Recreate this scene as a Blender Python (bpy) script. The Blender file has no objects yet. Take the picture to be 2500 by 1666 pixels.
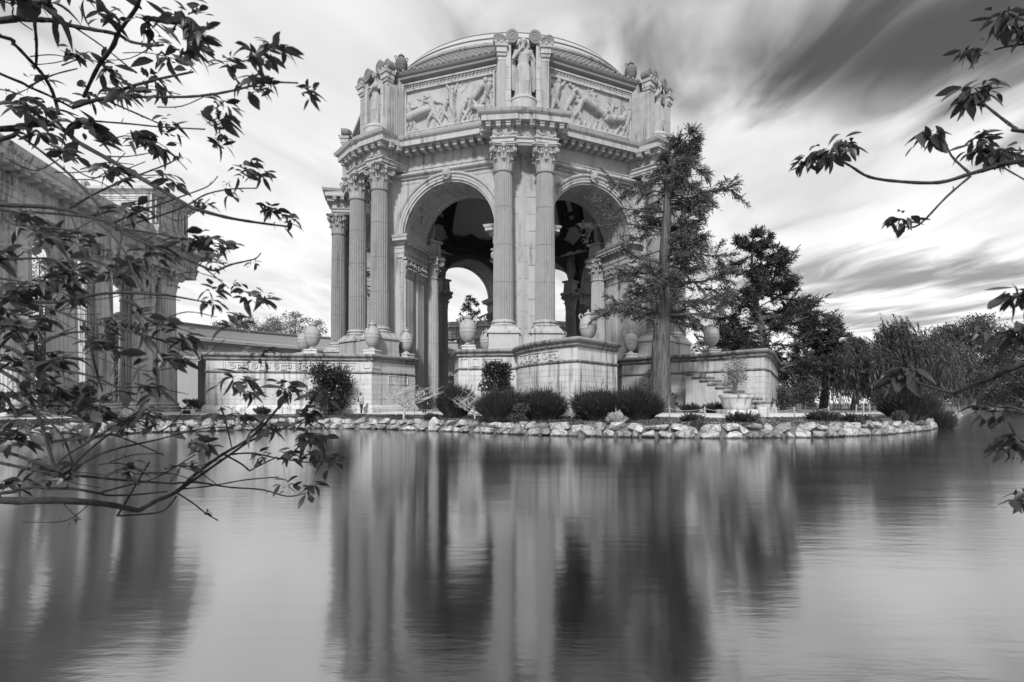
import bpy, bmesh, math, random
import numpy as np
from mathutils import Vector, Matrix

# ------------------------------------------------------------------ camera, sky, sun, exposure
random.seed(7)
RNG = np.random.default_rng(7)
S = bpy.context.scene
COL = S.collection
R = math.radians
pi = math.pi
F, DIST, TH, X0, YH, EYE = 1347.14, 66.54, 3.2646, 1246.85, 984.68, 1.9   # measured from the photograph (2500 px wide)

cam_d = bpy.data.cameras.new('camera')
cam = bpy.data.objects.new('camera', cam_d)
COL.objects.link(cam)
cam.location = (0, -DIST, EYE)
cam.rotation_euler = (R(90), 0, 0)
cam_d.sensor_width = 36
cam_d.lens = 36 * F / 2500
cam_d.shift_x = (1250 - X0) / 2500
cam_d.shift_y = (YH - 833) / 2500
cam_d.clip_start = 0.05
cam_d.clip_end = 3000
S.camera = cam
cam_d.dof.use_dof = True            # wide lens stopped down, focused on the rotunda
cam_d.dof.focus_distance = 45
cam_d.dof.aperture_fstop = 4.5

SUN_EL, SUN_AZ = 37, -10          # degrees; azimuth from straight behind the camera, negative = left
sun_d = bpy.data.lights.new('sun', 'SUN')
sun_d.energy = 3.3
sun_d.angle = R(5)
sun_d.color = (1, 1, 1)
sun = bpy.data.objects.new('sun', sun_d)
COL.objects.link(sun)
sv = Vector((math.sin(R(SUN_AZ)) * math.cos(R(SUN_EL)), -math.cos(R(SUN_AZ)) * math.cos(R(SUN_EL)), math.sin(R(SUN_EL))))
sun.rotation_euler = (-sv).to_track_quat('-Z', 'Y').to_euler()
sun.location = (0, -40, 60)

S.view_settings.view_transform = 'Standard'
S.view_settings.look = 'None'
S.view_settings.exposure = 0.45
S.view_settings.gamma = 1.0
S.view_settings.use_curve_mapping = False

world = bpy.data.worlds.new('World')
S.world = world
world.use_nodes = True


class NT:
    """tiny node helper"""
    def __init__(s, tree):
        s.t = tree
    def n(s, typ, **kw):
        nd = s.t.nodes.new(typ)
        for k, v in kw.items():
            if k.startswith('i_'):
                key = k[2:]
                key = int(key) if key.isdigit() else key.replace('_', ' ')
                nd.inputs[key].default_value = v
            else:
                setattr(nd, k, v)
        return nd
    def l(s, a, b):
        s.t.links.new(a, b)
    def math(s, op, a, b=None, c=None, clamp=False):
        nd = s.t.nodes.new('ShaderNodeMath')
        nd.operation = op
        nd.use_clamp = clamp
        for i, x in enumerate((a, b, c)):
            if x is None:
                continue
            if isinstance(x, (int, float)):
                nd.inputs[i].default_value = x
            else:
                s.t.links.new(x, nd.inputs[i])
        return nd.outputs[0]
    def mix(s, fac, a, b):
        nd = s.t.nodes.new('ShaderNodeMix')
        nd.data_type = 'FLOAT'
        for i, x in zip((0, 2, 3), (fac, a, b)):
            if isinstance(x, (int, float)):
                nd.inputs[i].default_value = x
            else:
                s.t.links.new(x, nd.inputs[i])
        return nd.outputs[0]
    def ramp(s, x, lo, hi, interp='SMOOTHSTEP'):
        nd = s.t.nodes.new('ShaderNodeMapRange')
        nd.interpolation_type = interp
        nd.clamp = True if interp == 'LINEAR' else nd.clamp
        s.t.links.new(x, nd.inputs[0])
        nd.inputs[1].default_value = lo
        nd.inputs[2].default_value = hi
        return nd.outputs[0]
    def noise(s, vec, scale, detail=4, rough=.55, lac=2.0, dist=0.0):
        nd = s.t.nodes.new('ShaderNodeTexNoise')
        nd.inputs['Scale'].default_value = scale
        nd.inputs['Detail'].default_value = detail
        nd.inputs['Roughness'].default_value = rough
        nd.inputs['Distortion'].default_value = dist
        if vec is not None:
            s.t.links.new(vec, nd.inputs['Vector'])
        return nd.outputs['Fac']
    def mapping(s, vec, scale=(1, 1, 1), loc=(0, 0, 0), rot=(0, 0, 0)):
        nd = s.t.nodes.new('ShaderNodeMapping')
        nd.inputs['Scale'].default_value = scale
        nd.inputs['Location'].default_value = loc
        nd.inputs['Rotation'].default_value = rot
        s.t.links.new(vec, nd.inputs['Vector'])
        return nd.outputs[0]


def build_sky():
    g = NT(world.node_tree)
    world.node_tree.nodes.clear()
    out = g.n('ShaderNodeOutputWorld')
    bg = g.n('ShaderNodeBackground')
    bg.inputs['Strength'].default_value = 0.1
    g.l(bg.outputs[0], out.inputs[0])
    sky = g.n('ShaderNodeTexSky', sky_type='NISHITA', sun_disc=False)
    sky.sun_elevation = R(SUN_EL)
    sky.sun_rotation = R(180 + SUN_AZ)
    bw = g.n('ShaderNodeRGBToBW')
    g.l(sky.outputs[0], bw.inputs[0])
    tc = g.n('ShaderNodeTexCoord')
    sep = g.n('ShaderNodeSeparateXYZ')
    g.l(tc.outputs['Generated'], sep.inputs[0])
    z = g.math('MAXIMUM', sep.outputs[2], 0.045)
    px, py = g.math('DIVIDE', sep.outputs[0], z), g.math('DIVIDE', sep.outputs[1], z)
    cmb = g.n('ShaderNodeCombineXYZ')
    g.l(px, cmb.inputs[0]); g.l(py, cmb.inputs[1])
    p = cmb.outputs[0]                                    # the cloud deck seen as a plane overhead
    streak = g.noise(g.mapping(p, (1.35, .62, 1), (3.1, .7, 0), (0, 0, R(-10))), 1.0, 4, .52, dist=.9)
    fine = g.noise(g.mapping(p, (2.6, 1.1, 1), (1.7, 4.2, 0), (0, 0, R(-18))), 1.0, 4, .5, dist=.8)
    broad = g.noise(g.mapping(p, (.5, .3, 1), (7.3, 2.2, 0)), 1.0, 2, .5)
    # one heavy cloud bank, lying over the right of the view
    def bank(cx, cy, sx, sy, rot):
        m = g.mapping(p, (1, 1, 1), (-cx, -cy, 0))
        m = g.mapping(m, (1 / sx, 1 / sy, 1), (0, 0, 0), (0, 0, R(rot)))
        ln = g.n('ShaderNodeVectorMath', operation='LENGTH')
        g.l(m, ln.inputs[0])
        w = g.math('ADD', ln.outputs['Value'], g.math('MULTIPLY', g.math('SUBTRACT', fine, .5), 2.0))
        w = g.math('ADD', w, g.math('MULTIPLY', g.math('SUBTRACT', streak, .5), .9))
        return g.math('SUBTRACT', 1.0, g.ramp(w, .05, 1.2))
    d1 = bank(1.22, 1.55, 1.15, .58, -20)
    d2 = bank(2.15, 1.60, 1.0, .62, -8)
    d3 = bank(3.1, 4.4, 2.1, .95, 0)
    d4 = bank(.45, 1.27, .50, .30, 0)
    d5 = bank(-1.9, 1.30, .9, .28, 8)
    d7 = bank(3.9, 6.6, 3.2, 1.1, 0)
    d6 = bank(.2, 2.9, .35, .9, 4)
    dark = g.math('MAXIMUM', g.math('MULTIPLY', d1, .97), g.math('MULTIPLY', d2, .84))
    for q, w in ((d3, .66), (d7, .55), (d4, .5), (d5, .42), (d6, .18)):
        dark = g.math('MAXIMUM', dark, g.math('MULTIPLY', q, w))
    base = g.math('ADD', 6.45, g.math('MULTIPLY', g.math('SUBTRACT', streak, .5), 5.5))
    base = g.math('ADD', base, g.math('MULTIPLY', g.math('SUBTRACT', fine, .5), 2.2))
    base = g.math('ADD', base, g.math('MULTIPLY', g.math('SUBTRACT', broad, .5), 2.2))
    base = g.math('MULTIPLY', base, g.math('ADD', .93, g.math('MULTIPLY', bw.outputs[0], .012)))
    lowb = g.math('SUBTRACT', 1.0, g.ramp(sep.outputs[2], .0, .42))
    base = g.math('ADD', base, g.math('MULTIPLY', lowb, 1.0))
    cloud = g.mix(g.math('MINIMUM', g.math('MULTIPLY', dark, .95), 1.0), base, .42)
    cloud = g.math('MAXIMUM', cloud, .3)
    cmb2 = g.n('ShaderNodeCombineColor')
    for i in range(3):
        g.l(cloud, cmb2.inputs[i])
    g.l(cmb2.outputs[0], bg.inputs['Color'])
build_sky()


# ------------------------------------------------------------------ pixel -> place helpers (photo pixels, 2500 wide)
def at(u, v, d):
    return Vector(((u - X0) / F * d, -DIST + d, EYE + (YH - v) / F * d))
def px_x(u, d):
    return (u - X0) / F * d
def dep(z, v):
    return (EYE - z) * F / (v - YH)


# ------------------------------------------------------------------ mesh helpers
class MB:
    def __init__(s):
        s.v, s.f = [], []
    def add(s, vs, fs):
        o = len(s.v)
        s.v.extend(tuple(map(float, q)) for q in vs)
        s.f.extend(tuple(i + o for i in q) for q in fs)
        return s
    def box(s, x0, x1, y0, y1, z0, z1, top=None):
        """axis box; top = (dx, dy) insets the upper face"""
        a, b = top or (0, 0)
        vs = [(x0, y0, z0), (x1, y0, z0), (x1, y1, z0), (x0, y1, z0),
              (x0 + a, y0 + b, z1), (x1 - a, y0 + b, z1), (x1 - a, y1 - b, z1), (x0 + a, y1 - b, z1)]
        return s.add(vs, [(3, 2, 1, 0), (4, 5, 6, 7), (0, 1, 5, 4), (1, 2, 6, 5), (2, 3, 7, 6), (3, 0, 4, 7)])
    def lathe(s, prof, n=24, c=(0, 0), mod=None, cap=True):
        o = len(s.v)
        for (r, z) in prof:
            for i in range(n):
                a = 2 * pi * i / n
                q = r * (mod(a, r, z) if mod else 1)
                s.v.append((c[0] + q * math.cos(a), c[1] + q * math.sin(a), z))
        for k in range(len(prof) - 1):
            for i in range(n):
                j = (i + 1) % n
                s.f.append((o + k * n + i, o + k * n + j, o + (k + 1) * n + j, o + (k + 1) * n + i))
        if cap:
            s.f.append(tuple(o + i for i in reversed(range(n))))
            m = o + (len(prof) - 1) * n
            s.f.append(tuple(m + i for i in range(n)))
        return s
    def tube(s, pts, rad, n=6, cap=True):
        pts = [Vector(p) for p in pts]
        if isinstance(rad, (int, float)):
            rad = [rad] * len(pts)
        o = len(s.v)
        up = None
        for i, p in enumerate(pts):
            t = (pts[min(i + 1, len(pts) - 1)] - pts[max(i - 1, 0)])
            if t.length < 1e-9:
                t = Vector((0, 0, 1))
            t.normalize()
            if up is None:
                up = Vector((0, 0, 1)) if abs(t.z) < .9 else Vector((1, 0, 0))
            a = t.cross(up)
            if a.length < 1e-6:
                a = t.orthogonal()
            a.normalize()
            b = a.cross(t)
            up = b
            for k in range(n):
                an = 2 * pi * k / n
                q = p + (a * math.cos(an) + b * math.sin(an)) * rad[i]
                s.v.append((q.x, q.y, q.z))
        for i in range(len(pts) - 1):
            for k in range(n):
                j = (k + 1) % n
                s.f.append((o + i * n + k, o + (i + 1) * n + k, o + (i + 1) * n + j, o + i * n + j))
        if cap:
            s.f.append(tuple(o + k for k in range(n)))
            m = o + (len(pts) - 1) * n
            s.f.append(tuple(m + k for k in reversed(range(n))))
        return s
    def sweep(s, path, prof, closed=False, caps=True):
        """prof (outward, z) swept along a plan polyline; outward is to the right of travel"""
        P = [Vector((p[0], p[1])) for p in path]
        n = len(P)
        o = len(s.v)
        m = len(prof)
        for i in range(n):
            if closed:
                d0 = (P[i] - P[i - 1]).normalized(); d1 = (P[(i + 1) % n] - P[i]).normalized()
            else:
                d0 = (P[i] - P[i - 1]).normalized() if i else (P[1] - P[0]).normalized()
                d1 = (P[i + 1] - P[i]).normalized() if i < n - 1 else d0
            n0, n1 = Vector((d0.y, -d0.x)), Vector((d1.y, -d1.x))
            b = n0 + n1
            b = b / max(b.dot(n0), .25) if b.length > 1e-6 else n0
            for (q, z) in prof:
                s.v.append((P[i].x + b.x * q, P[i].y + b.y * q, z))
        for i in range(n if closed else n - 1):
            j = (i + 1) % n
            for k in range(m - 1):
                s.f.append((o + i * m + k, o + j * m + k, o + j * m + k + 1, o + i * m + k + 1))
        if caps and not closed:
            s.f.append(tuple(o + k for k in range(m)))
            s.f.append(tuple(o + (n - 1) * m + k for k in reversed(range(m))))
        return s
    def prism(s, poly, z0, z1):
        n = len(poly)
        o = len(s.v)
        s.v += [(p[0], p[1], z0) for p in poly] + [(p[0], p[1], z1) for p in poly]
        s.f += [(o + i, o + (i + 1) % n, o + n + (i + 1) % n, o + n + i) for i in range(n)]
        s.f += [tuple(o + i for i in reversed(range(n))), tuple(o + n + i for i in range(n))]
        return s
    def ball(s, c, r, n=10, m=6, sc=(1, 1, 1)):
        o = len(s.v)
        for j in range(m + 1):
            ph = -pi / 2 + pi * j / m
            for i in range(n):
                a = 2 * pi * i / n
                s.v.append((c[0] + r * sc[0] * math.cos(ph) * math.cos(a), c[1] + r * sc[1] * math.cos(ph) * math.sin(a), c[2] + r * sc[2] * math.sin(ph)))
        for j in range(m):
            for i in range(n):
                k = (i + 1) % n
                s.f.append((o + j * n + i, o + j * n + k, o + (j + 1) * n + k, o + (j + 1) * n + i))
        return s
    def capsule(s, p0, p1, r0, r1, n=10):
        p0, p1 = Vector(p0), Vector(p1)
        d = (p1 - p0)
        L = d.length or 1e-6
        d = d / L
        pts, rr = [], []
        for a in (-80, -50, -20):
            pts.append(p0 + d * r0 * math.sin(R(a))); rr.append(r0 * math.cos(R(a)))
        for a in (20, 50, 80):
            pts.append(p1 + d * r1 * math.sin(R(a))); rr.append(r1 * math.cos(R(a)))
        return s.tube(pts, rr, n)
    def xf(s, M):
        s.v = [tuple(M @ Vector(q)) for q in s.v]
        return s
    def join(s, o, M=None):
        return s.add([tuple(M @ Vector(q)) for q in o.v] if M else o.v, o.f)
    def mesh(s, name, smooth=None):
        me = bpy.data.meshes.new(name)
        me.from_pydata(s.v, [], s.f)
        if smooth is not None:
            me.shade_smooth()
            me.set_sharp_from_angle(angle=R(smooth))
        me.update()
        return me


def quads_mesh(name, V, tri=False):
    """V: (N,4,3) or (N,3,3) array -> one mesh, fast"""
    V = np.asarray(V, dtype=np.float32)
    N, k = V.shape[0], V.shape[1]
    me = bpy.data.meshes.new(name)
    me.vertices.add(N * k)
    me.vertices.foreach_set('co', V.reshape(-1))
    me.loops.add(N * k)
    me.loops.foreach_set('vertex_index', np.arange(N * k, dtype=np.int32))
    me.polygons.add(N)
    me.polygons.foreach_set('loop_start', np.arange(0, N * k, k, dtype=np.int32))
    me.update(calc_edges=True)
    me.validate()
    return me


def link(name, me, mat=None, parent=None, loc=(0, 0, 0), rz=0.0, sc=None):
    """mesh object placed in WORLD terms (parents here are unrotated, unscaled unless noted)"""
    o = bpy.data.objects.new(name, me)
    COL.objects.link(o)
    if mat is not None and me is not None and not me.materials:
        me.materials.append(mat)
    o.rotation_euler = (0, 0, rz)
    if sc:
        o.scale = sc
    if parent is not None:
        o.parent = parent
    o.location = loc
    return o


def tag(o, label=None, cat=None, group=None, kind=None):
    if label: o['label'] = label
    if cat: o['category'] = cat
    if group: o['group'] = group
    if kind: o['kind'] = kind
    return o


def thing(name, loc, label, cat, group=None, rz=0):
    o = bpy.data.objects.new(name, None)
    COL.objects.link(o)
    o.empty_display_size = .2
    o.location = loc
    o.rotation_euler = (0, 0, rz)
    return tag(o, label, cat, group)


def remesh(mb, name, voxel, smooth=4):
    """fuse overlapping closed pieces into one continuous surface"""
    me = mb.mesh(name)
    o = bpy.data.objects.new('fuse', me)
    COL.objects.link(o)
    m = o.modifiers.new('r', 'REMESH'); m.mode = 'VOXEL'; m.voxel_size = voxel
    if smooth:
        q = o.modifiers.new('s', 'SMOOTH'); q.factor = .5; q.iterations = smooth
    dg = bpy.context.evaluated_depsgraph_get()
    r = bpy.data.meshes.new_from_object(o.evaluated_get(dg))
    r.name = name
    bpy.data.objects.remove(o)
    bpy.data.meshes.remove(me)
    r.shade_smooth()
    return r


# ------------------------------------------------------------------ materials (black-and-white photograph: neutral greys)
def mat_new(name):
    m = bpy.data.materials.new(name)
    m.use_nodes = True
    m.node_tree.nodes.clear()
    g = NT(m.node_tree)
    out = g.n('ShaderNodeOutputMaterial')
    b = g.n('ShaderNodeBsdfPrincipled')
    g.l(b.outputs[0], out.inputs[0])
    return m, g, b, out


def grey(g, b, val):
    c = g.n('ShaderNodeCombineColor')
    for i in range(3):
        if isinstance(val, (int, float)):
            c.inputs[i].default_value = val
        else:
            g.l(val, c.inputs[i])
    g.l(c.outputs[0], b.inputs['Base Color'])


def bump(g, b, h, strength, dist):
    n = g.n('ShaderNodeBump')
    n.inputs['Strength'].default_value = strength
    n.inputs['Distance'].default_value = dist
    g.l(h, n.inputs['Height'])
    g.l(n.outputs[0], b.inputs['Normal'])


def stone_mat(name, base, var=.12, stain=.35, scale=1.0, rand=.10, rough=.88, cracks=0, s_lo=.50, s_cov=.42, wet=0):
    m, g, b, out = mat_new(name)
    b.inputs['Roughness'].default_value = rough
    b.inputs['Specular IOR Level'].default_value = .25
    pos = g.n('ShaderNodeNewGeometry').outputs['Position']
    big = g.noise(pos, .35 * scale, 4, .6)
    mid = g.noise(pos, 2.2 * scale, 5, .65)
    fin = g.noise(pos, 14 * scale, 4, .7)
    st = g.noise(g.mapping(pos, (2.6, 2.6, .16)), 1.0, 5, .62)
    st2 = g.noise(pos, .22, 3, .6)
    stm = g.math('MULTIPLY', g.ramp(st, s_lo, s_lo + .26), g.ramp(st2, s_cov, s_cov + .22))
    v = g.math('ADD', base * (1 - var * 1.4), g.math('MULTIPLY', big, base * var * 1.0))
    v = g.math('ADD', v, g.math('MULTIPLY', mid, base * var * 1.1))
    v = g.math('ADD', v, g.math('MULTIPLY', fin, base * var * .8))
    oi = g.n('ShaderNodeObjectInfo').outputs['Random']
    v = g.math('MULTIPLY', v, g.math('ADD', 1 - rand / 2, g.math('MULTIPLY', oi, rand)))
    v = g.math('MULTIPLY', v, g.math('SUBTRACT', 1.0, g.math('MULTIPLY', stm, stain)))
    if cracks:
        vo = g.n('ShaderNodeTexVoronoi', feature='DISTANCE_TO_EDGE')
        vo.inputs['Scale'].default_value = cracks
        vm = g.n('ShaderNodeVectorMath', operation='ADD')
        g.l(g.mapping(pos, (1, 1, 1.6)), vm.inputs[0])
        nz = g.n('ShaderNodeTexNoise'); nz.inputs['Scale'].default_value = 3.0
        g.l(pos, nz.inputs['Vector']); g.l(nz.outputs['Color'], vm.inputs[1])
        g.l(vm.outputs[0], vo.inputs['Vector'])
        v = g.math('MULTIPLY', v, g.math('ADD', .35, g.math('MULTIPLY', g.ramp(vo.outputs['Distance'], .0, .10), .65)))
    spk = g.ramp(g.noise(pos, 38 * scale, 2, .5), .66, .78)
    v = g.math('MULTIPLY', v, g.math('SUBTRACT', 1.0, g.math('MULTIPLY', spk, .22)))
    if wet:                                       # dark waterline stain
        sz = g.n('ShaderNodeSeparateXYZ')
        g.l(pos, sz.inputs[0])
        hz = g.math('ADD', sz.outputs[2], g.math('MULTIPLY', g.math('SUBTRACT', mid, .5), .2))
        v = g.math('MULTIPLY', v, g.math('ADD', .22, g.math('MULTIPLY', g.ramp(hz, wet * .4, wet), .78)))
    grey(g, b, v)
    bump(g, b, g.math('ADD', g.math('MULTIPLY', mid, .6), fin), .5, .04)
    return m


def leaf_mat(name, base, var=.5, rough=.5, trans=.25):
    m, g, b, out = mat_new(name)
    b.inputs['Roughness'].default_value = rough
    pos = g.n('ShaderNodeNewGeometry')
    v = g.noise(pos.outputs['Position'], 1.3, 3, .6)
    rnd = g.math('MULTIPLY', pos.outputs['Random Per Island'], 1.0)
    q = g.math('ADD', 1 - var * .5, g.math('MULTIPLY', rnd, var))
    q = g.math('MULTIPLY', q, g.math('ADD', .7, g.math('MULTIPLY', v, .6)))
    q = g.math('MULTIPLY', q, base)
    grey(g, b, q)
    if trans:
        t = g.n('ShaderNodeBsdfTranslucent')
        c = g.n('ShaderNodeCombineColor')
        for i in range(3):
            g.l(q, c.inputs[i])
        g.l(c.outputs[0], t.inputs[0])
        mx = g.n('ShaderNodeMixShader')
        mx.inputs[0].default_value = trans
        g.l(b.outputs[0], mx.inputs[1]); g.l(t.outputs[0], mx.inputs[2])
        g.l(mx.outputs[0], out.inputs[0])
    return m


def bark_mat(name, base, sc=(6, 6, .8), strength=.8):
    m, g, b, out = mat_new(name)
    b.inputs['Roughness'].default_value = .85
    pos = g.n('ShaderNodeNewGeometry').outputs['Position']
    w = g.noise(g.mapping(pos, sc), 1.0, 5, .6, dist=.4)
    f = g.noise(pos, 9, 4, .6)
    v = g.math('MULTIPLY', base, g.math('ADD', .1, g.math('ADD', g.math('MULTIPLY', g.ramp(w, .32, .68), 1.1), g.math('MULTIPLY', f, .5))))
    grey(g, b, v)
    bump(g, b, w, strength, .12)
    return m


M = {}
M['stone'] = stone_mat('weathered_cast_stone', .325, .38, .66, s_lo=.46, s_cov=.38)
M['column'] = stone_mat('column_stone', .215, .36, .5, s_lo=.48, s_cov=.40)
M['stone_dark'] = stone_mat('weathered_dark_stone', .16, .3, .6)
M['podium'] = stone_mat('podium_stone', .45, .26, .9, rand=.16, s_lo=.46, s_cov=.36)
M['capstone'] = stone_mat('stained_coping_stone', .21, .35, .8, s_lo=.4, s_cov=.3)
M['carved'] = stone_mat('carved_stone', .29, .36, .5, s_lo=.44)
M['colonnade'] = stone_mat('colonnade_stone', .44, .34, .75, s_lo=.42, s_cov=.32)
M['roof'] = stone_mat('roof_metal_grey', .24, .2, .3)
M['dome_cap'] = stone_mat('dome_shell', .33, .06, .12)
M['urn_dark'] = stone_mat('dark_urn_stone', .12, .2, .3)
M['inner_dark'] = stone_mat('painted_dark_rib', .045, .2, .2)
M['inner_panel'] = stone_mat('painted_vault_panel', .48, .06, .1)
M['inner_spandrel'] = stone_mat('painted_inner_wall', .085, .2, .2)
M['urn_stone'] = stone_mat('urn_stone', .30, .3, .6, s_lo=.46)
M['rock'] = stone_mat('shore_rock', .28, .55, .3, 2.0, .75, cracks=1.6, wet=.13)
M['brickwall'] = stone_mat('gallery_wall', .28, .14, .35)
M['concrete'] = stone_mat('path_concrete', .50, .14, .1)
M['post'] = stone_mat('weathered_post_wood', .30, .2, .2)
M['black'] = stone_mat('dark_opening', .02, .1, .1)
M['bark'] = bark_mat('furrowed_bark', .075, (10, 10, .7), 1.0)
M['bark_dark'] = bark_mat('dark_bark', .10)
M['twig'] = bark_mat('foreground_twig', .016, (30, 30, 30), .3)
M['pale_twig'] = bark_mat('pale_bare_twig', .38, (9, 9, 9), .3)
M['needle'] = leaf_mat('conifer_needles', .082, .9, .6, .2)
M['pine'] = leaf_mat('pine_needles', .038, .9, .6, .15)
M['leaf'] = leaf_mat('tree_leaves', .050, .9, .5, .25)
M['leaf_light'] = leaf_mat('pale_tree_leaves', .20, .8, .5, .3)
M['leaf_gloss'] = leaf_mat('glossy_leaves', .024, .8, .30, .08)
M['broom'] = leaf_mat('broom_blades', .019, .8, .6, .12)
M['ivy'] = leaf_mat('bank_plants', .05, .9, .5, .2)
M['dry'] = leaf_mat('dry_grass', .30, .7, .7, .2)
M['fore_leaf'] = leaf_mat('foreground_leaves', .045, 1.2, .42, .35)
M['reed'] = leaf_mat('reed_blades', .12, .9, .5, .2)
M['cloth_dark'] = stone_mat('dark_cloth', .02, .2, 0)
M['cloth_pale'] = stone_mat('pale_cloth', .4, .1, 0)
M['skin'] = stone_mat('skin', .35, .05, 0)
# ------------------------------------------------------------------ classical building pieces (shared meshes)
def fluted_shaft(r0, r1, z0, z1, joints=3, n=24):
    """tapered fluted shaft with drum joints"""
    mb = MB()
    zs = []
    for i in range(9):
        zs.append((i / 8, 1.0))
    for j in range(1, joints + 1):
        q = j / (joints + 1)
        e = .012 / (z1 - z0)
        zs += [(q - 2 * e, 1.0), (q - e, .975), (q + e, .975), (q + 2 * e, 1.0)]
    zs.sort()
    ph = [(0, 1), (.22, 1), (.42, .93), (.8, .93)]
    for (q, k) in zs:
        rr = r0 + (r1 - r0) * (q ** 1.6)
        zz = z0 + (z1 - z0) * q
        for i in range(n):
            for (p, s) in ph:
                a = 2 * pi * (i + p) / n
                mb.v.append((rr * s * k * math.cos(a), rr * s * k * math.sin(a), zz))
    m = n * 4
    for k in range(len(zs) - 1):
        for i in range(m):
            j = (i + 1) % m
            mb.f.append((k * m + i, k * m + j, (k + 1) * m + j, (k + 1) * m + i))
    mb.lathe([(r1 * 1.0, z1 - .22), (r1 * 1.1, z1 - .18), (r1 * 1.12, z1 - .08), (r1 * 1.02, z1)], 32, cap=False)
    return mb


def acanthus(mb, a, rb, z0, h, w, curl=.34, flare=.0):
    prof = [(0, 0, .75), (.03, .35, 1.0), (.09, .68, 1.05), (.2 + flare, .92, .9), (curl + flare, 1.0, .62), (curl + flare + .06, .86, .3)]
    ca, sa = math.cos(a), math.sin(a)
    vs, fs = [], []
    for i, (dr, q, ww) in enumerate(prof):
        for j, (x, push) in enumerate(((-.5, -.06), (-.27, .03), (0, -.03), (.27, .03), (.5, -.06))):
            t = x * w * ww * (1 + .16 * (i % 2) * (1 if j in (0, 4) else 0))
            r = rb + (dr + push) * 1.0
            vs.append((r * ca - t * sa, r * sa + t * ca, z0 + q * h))
    for i in range(len(prof) - 1):
        for j in range(4):
            fs.append((i * 5 + j, i * 5 + j + 1, (i + 1) * 5 + j + 1, (i + 1) * 5 + j))
    mb.add(vs, fs)


def corinthian(r, H):
    """capital for a neck radius r and height H, base at z=0"""
    k = r / .735
    mb = MB()
    mb.lathe([(r * 1.0, 0), (r * 1.0, H * .3), (r * 1.06, H * .6), (r * 1.22, H * .82), (r * 1.34, H * .9)], 24)
    for i in range(8):
        acanthus(mb, 2 * pi * i / 8, r * .98, .02, H * .40, .62 * k, .30 * k)
    for i in range(8):
        acanthus(mb, 2 * pi * (i + .5) / 8, r * 1.0, .04, H * .66, .60 * k, .34 * k)
    for i in range(4):
        a = pi / 4 + i * pi / 2
        ca, sa = math.cos(a), math.sin(a)
        for off in (-.10, .10):
            pts, rad = [], []
            pts.append((r * 1.05, H * .48)); rad.append(.05 * k)
            pts.append((r * 1.22, H * .66)); rad.append(.06 * k)
            cx, cz = r * 1.56, H * .74
            for q in range(15):
                an = R(140 - q * 42)
                rr = (.27 - .016 * q) * k
                pts.append((cx + rr * math.cos(an), cz + rr * math.sin(an))); rad.append((.085 - .003 * q) * k)
            mb.tube([(p * ca - off * k * sa, p * sa + off * k * ca, z) for p, z in pts], rad, 6)
        mb.ball((r * 1.56 * ca, r * 1.56 * sa, H * .74), .12 * k, 8, 5)
        # mid-side ornament: small mask, inner curls and stalk
        b = i * pi / 2
        cb, sb = math.cos(b), math.sin(b)
        mb.ball((r * 1.36 * cb, r * 1.36 * sb, H * .90), .19 * k, 8, 6, (1, 1, 1.2))
        mb.ball((r * 1.28 * cb, r * 1.28 * sb, H * .72), .13 * k, 8, 6, (1, 1, 1.7))
        for sg in (-1, 1):
            pts, rad = [], []
            for q in range(10):
                an = R(150 - q * 45)
                rr = (.19 - .015 * q) * k
                t = sg * (.34 * k + rr * math.cos(an) * -1)
                pts.append((r * 1.24 * cb - t * sb, r * 1.24 * sb + t * cb, H * .73 + rr * math.sin(an))); rad.append(.05 * k)
            mb.tube(pts, rad, 5)
    for (s, z0, z1) in ((1.0, .89, .945), (1.09, .945, 1.0)):
        poly = []
        for i in range(4):
            a0 = pi / 4 + i * pi / 2
            c, d = r * 1.98 * s, r * 1.32 * s
            for q in range(-4, 5):
                b = a0 + pi / 4 + q * pi / 4 / 4.6
                w = abs(q) / 4
                x = d + (c * math.cos(pi / 4 * .9) - d) * w ** 2
                rr = x / math.cos(b - (a0 + pi / 4))
                poly.append((rr * math.cos(b), rr * math.sin(b)))
        mb.prism(poly, H * z0, H * z1)
    return mb


def attic_base(r, hw0, hw1, h):
    """round tori over a flaring square plinth; top at z=0, going down h"""
    mb = MB()
    mb.lathe([(r * 1.0, .02), (r * 1.06, -.02), (r * 1.06, -.08), (r * 1.14, -.12), (r * 1.18, -.19), (r * 1.14, -.26), (r * 1.08, -.29), (r * 1.08, -.34),
              (r * 1.2, -.38), (r * 1.27, -.46), (r * 1.2, -.54), (r * 1.1, -.55)], 32)
    z = -.54
    mb.box(-hw0, hw0, -hw0, hw0, z - .12, z)
    a, b = hw0, hw1
    z1 = -h + .2
    steps = [(hw0, z - .12), (hw0 + (hw1 - hw0) * .35, z - .22), (hw1 * .97, z1 + .06), (hw1, z1)]
    for i in range(len(steps) - 1):
        (p, zp), (q, zq) = steps[i], steps[i + 1]
        mb.box(-q, q, -q, q, zq, zp, (q - p, q - p))
    z = z1
    mb.box(-hw1 - .05, hw1 + .05, -hw1 - .05, hw1 + .05, z - .17, z + .004, (.02, .02))
    return mb


def lion_head(k=1.0):
    mb = MB()
    mb.ball((0, -.10, 0), .36 * k, 12, 8, (1, .7, 1.1))
    for i in range(12):
        a = 2 * pi * i / 12
        mb.ball((.40 * k * math.cos(a), -.05, .44 * k * math.sin(a)), .15 * k, 8, 5, (1, .8, 1))
    mb.ball((0, -.34 * k, -.12 * k), .17 * k, 8, 6, (1.1, .8, .8))
    mb.ball((0, -.36 * k, .04 * k), .09 * k, 8, 6, (.8, .8, 1.4))
    for s in (-1, 1):
        mb.ball((s * .24 * k, -.12, .34 * k), .10 * k, 6, 5)
        mb.ball((s * .14 * k, -.31 * k, .12 * k), .055 * k, 6, 5)
    return mb


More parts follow.
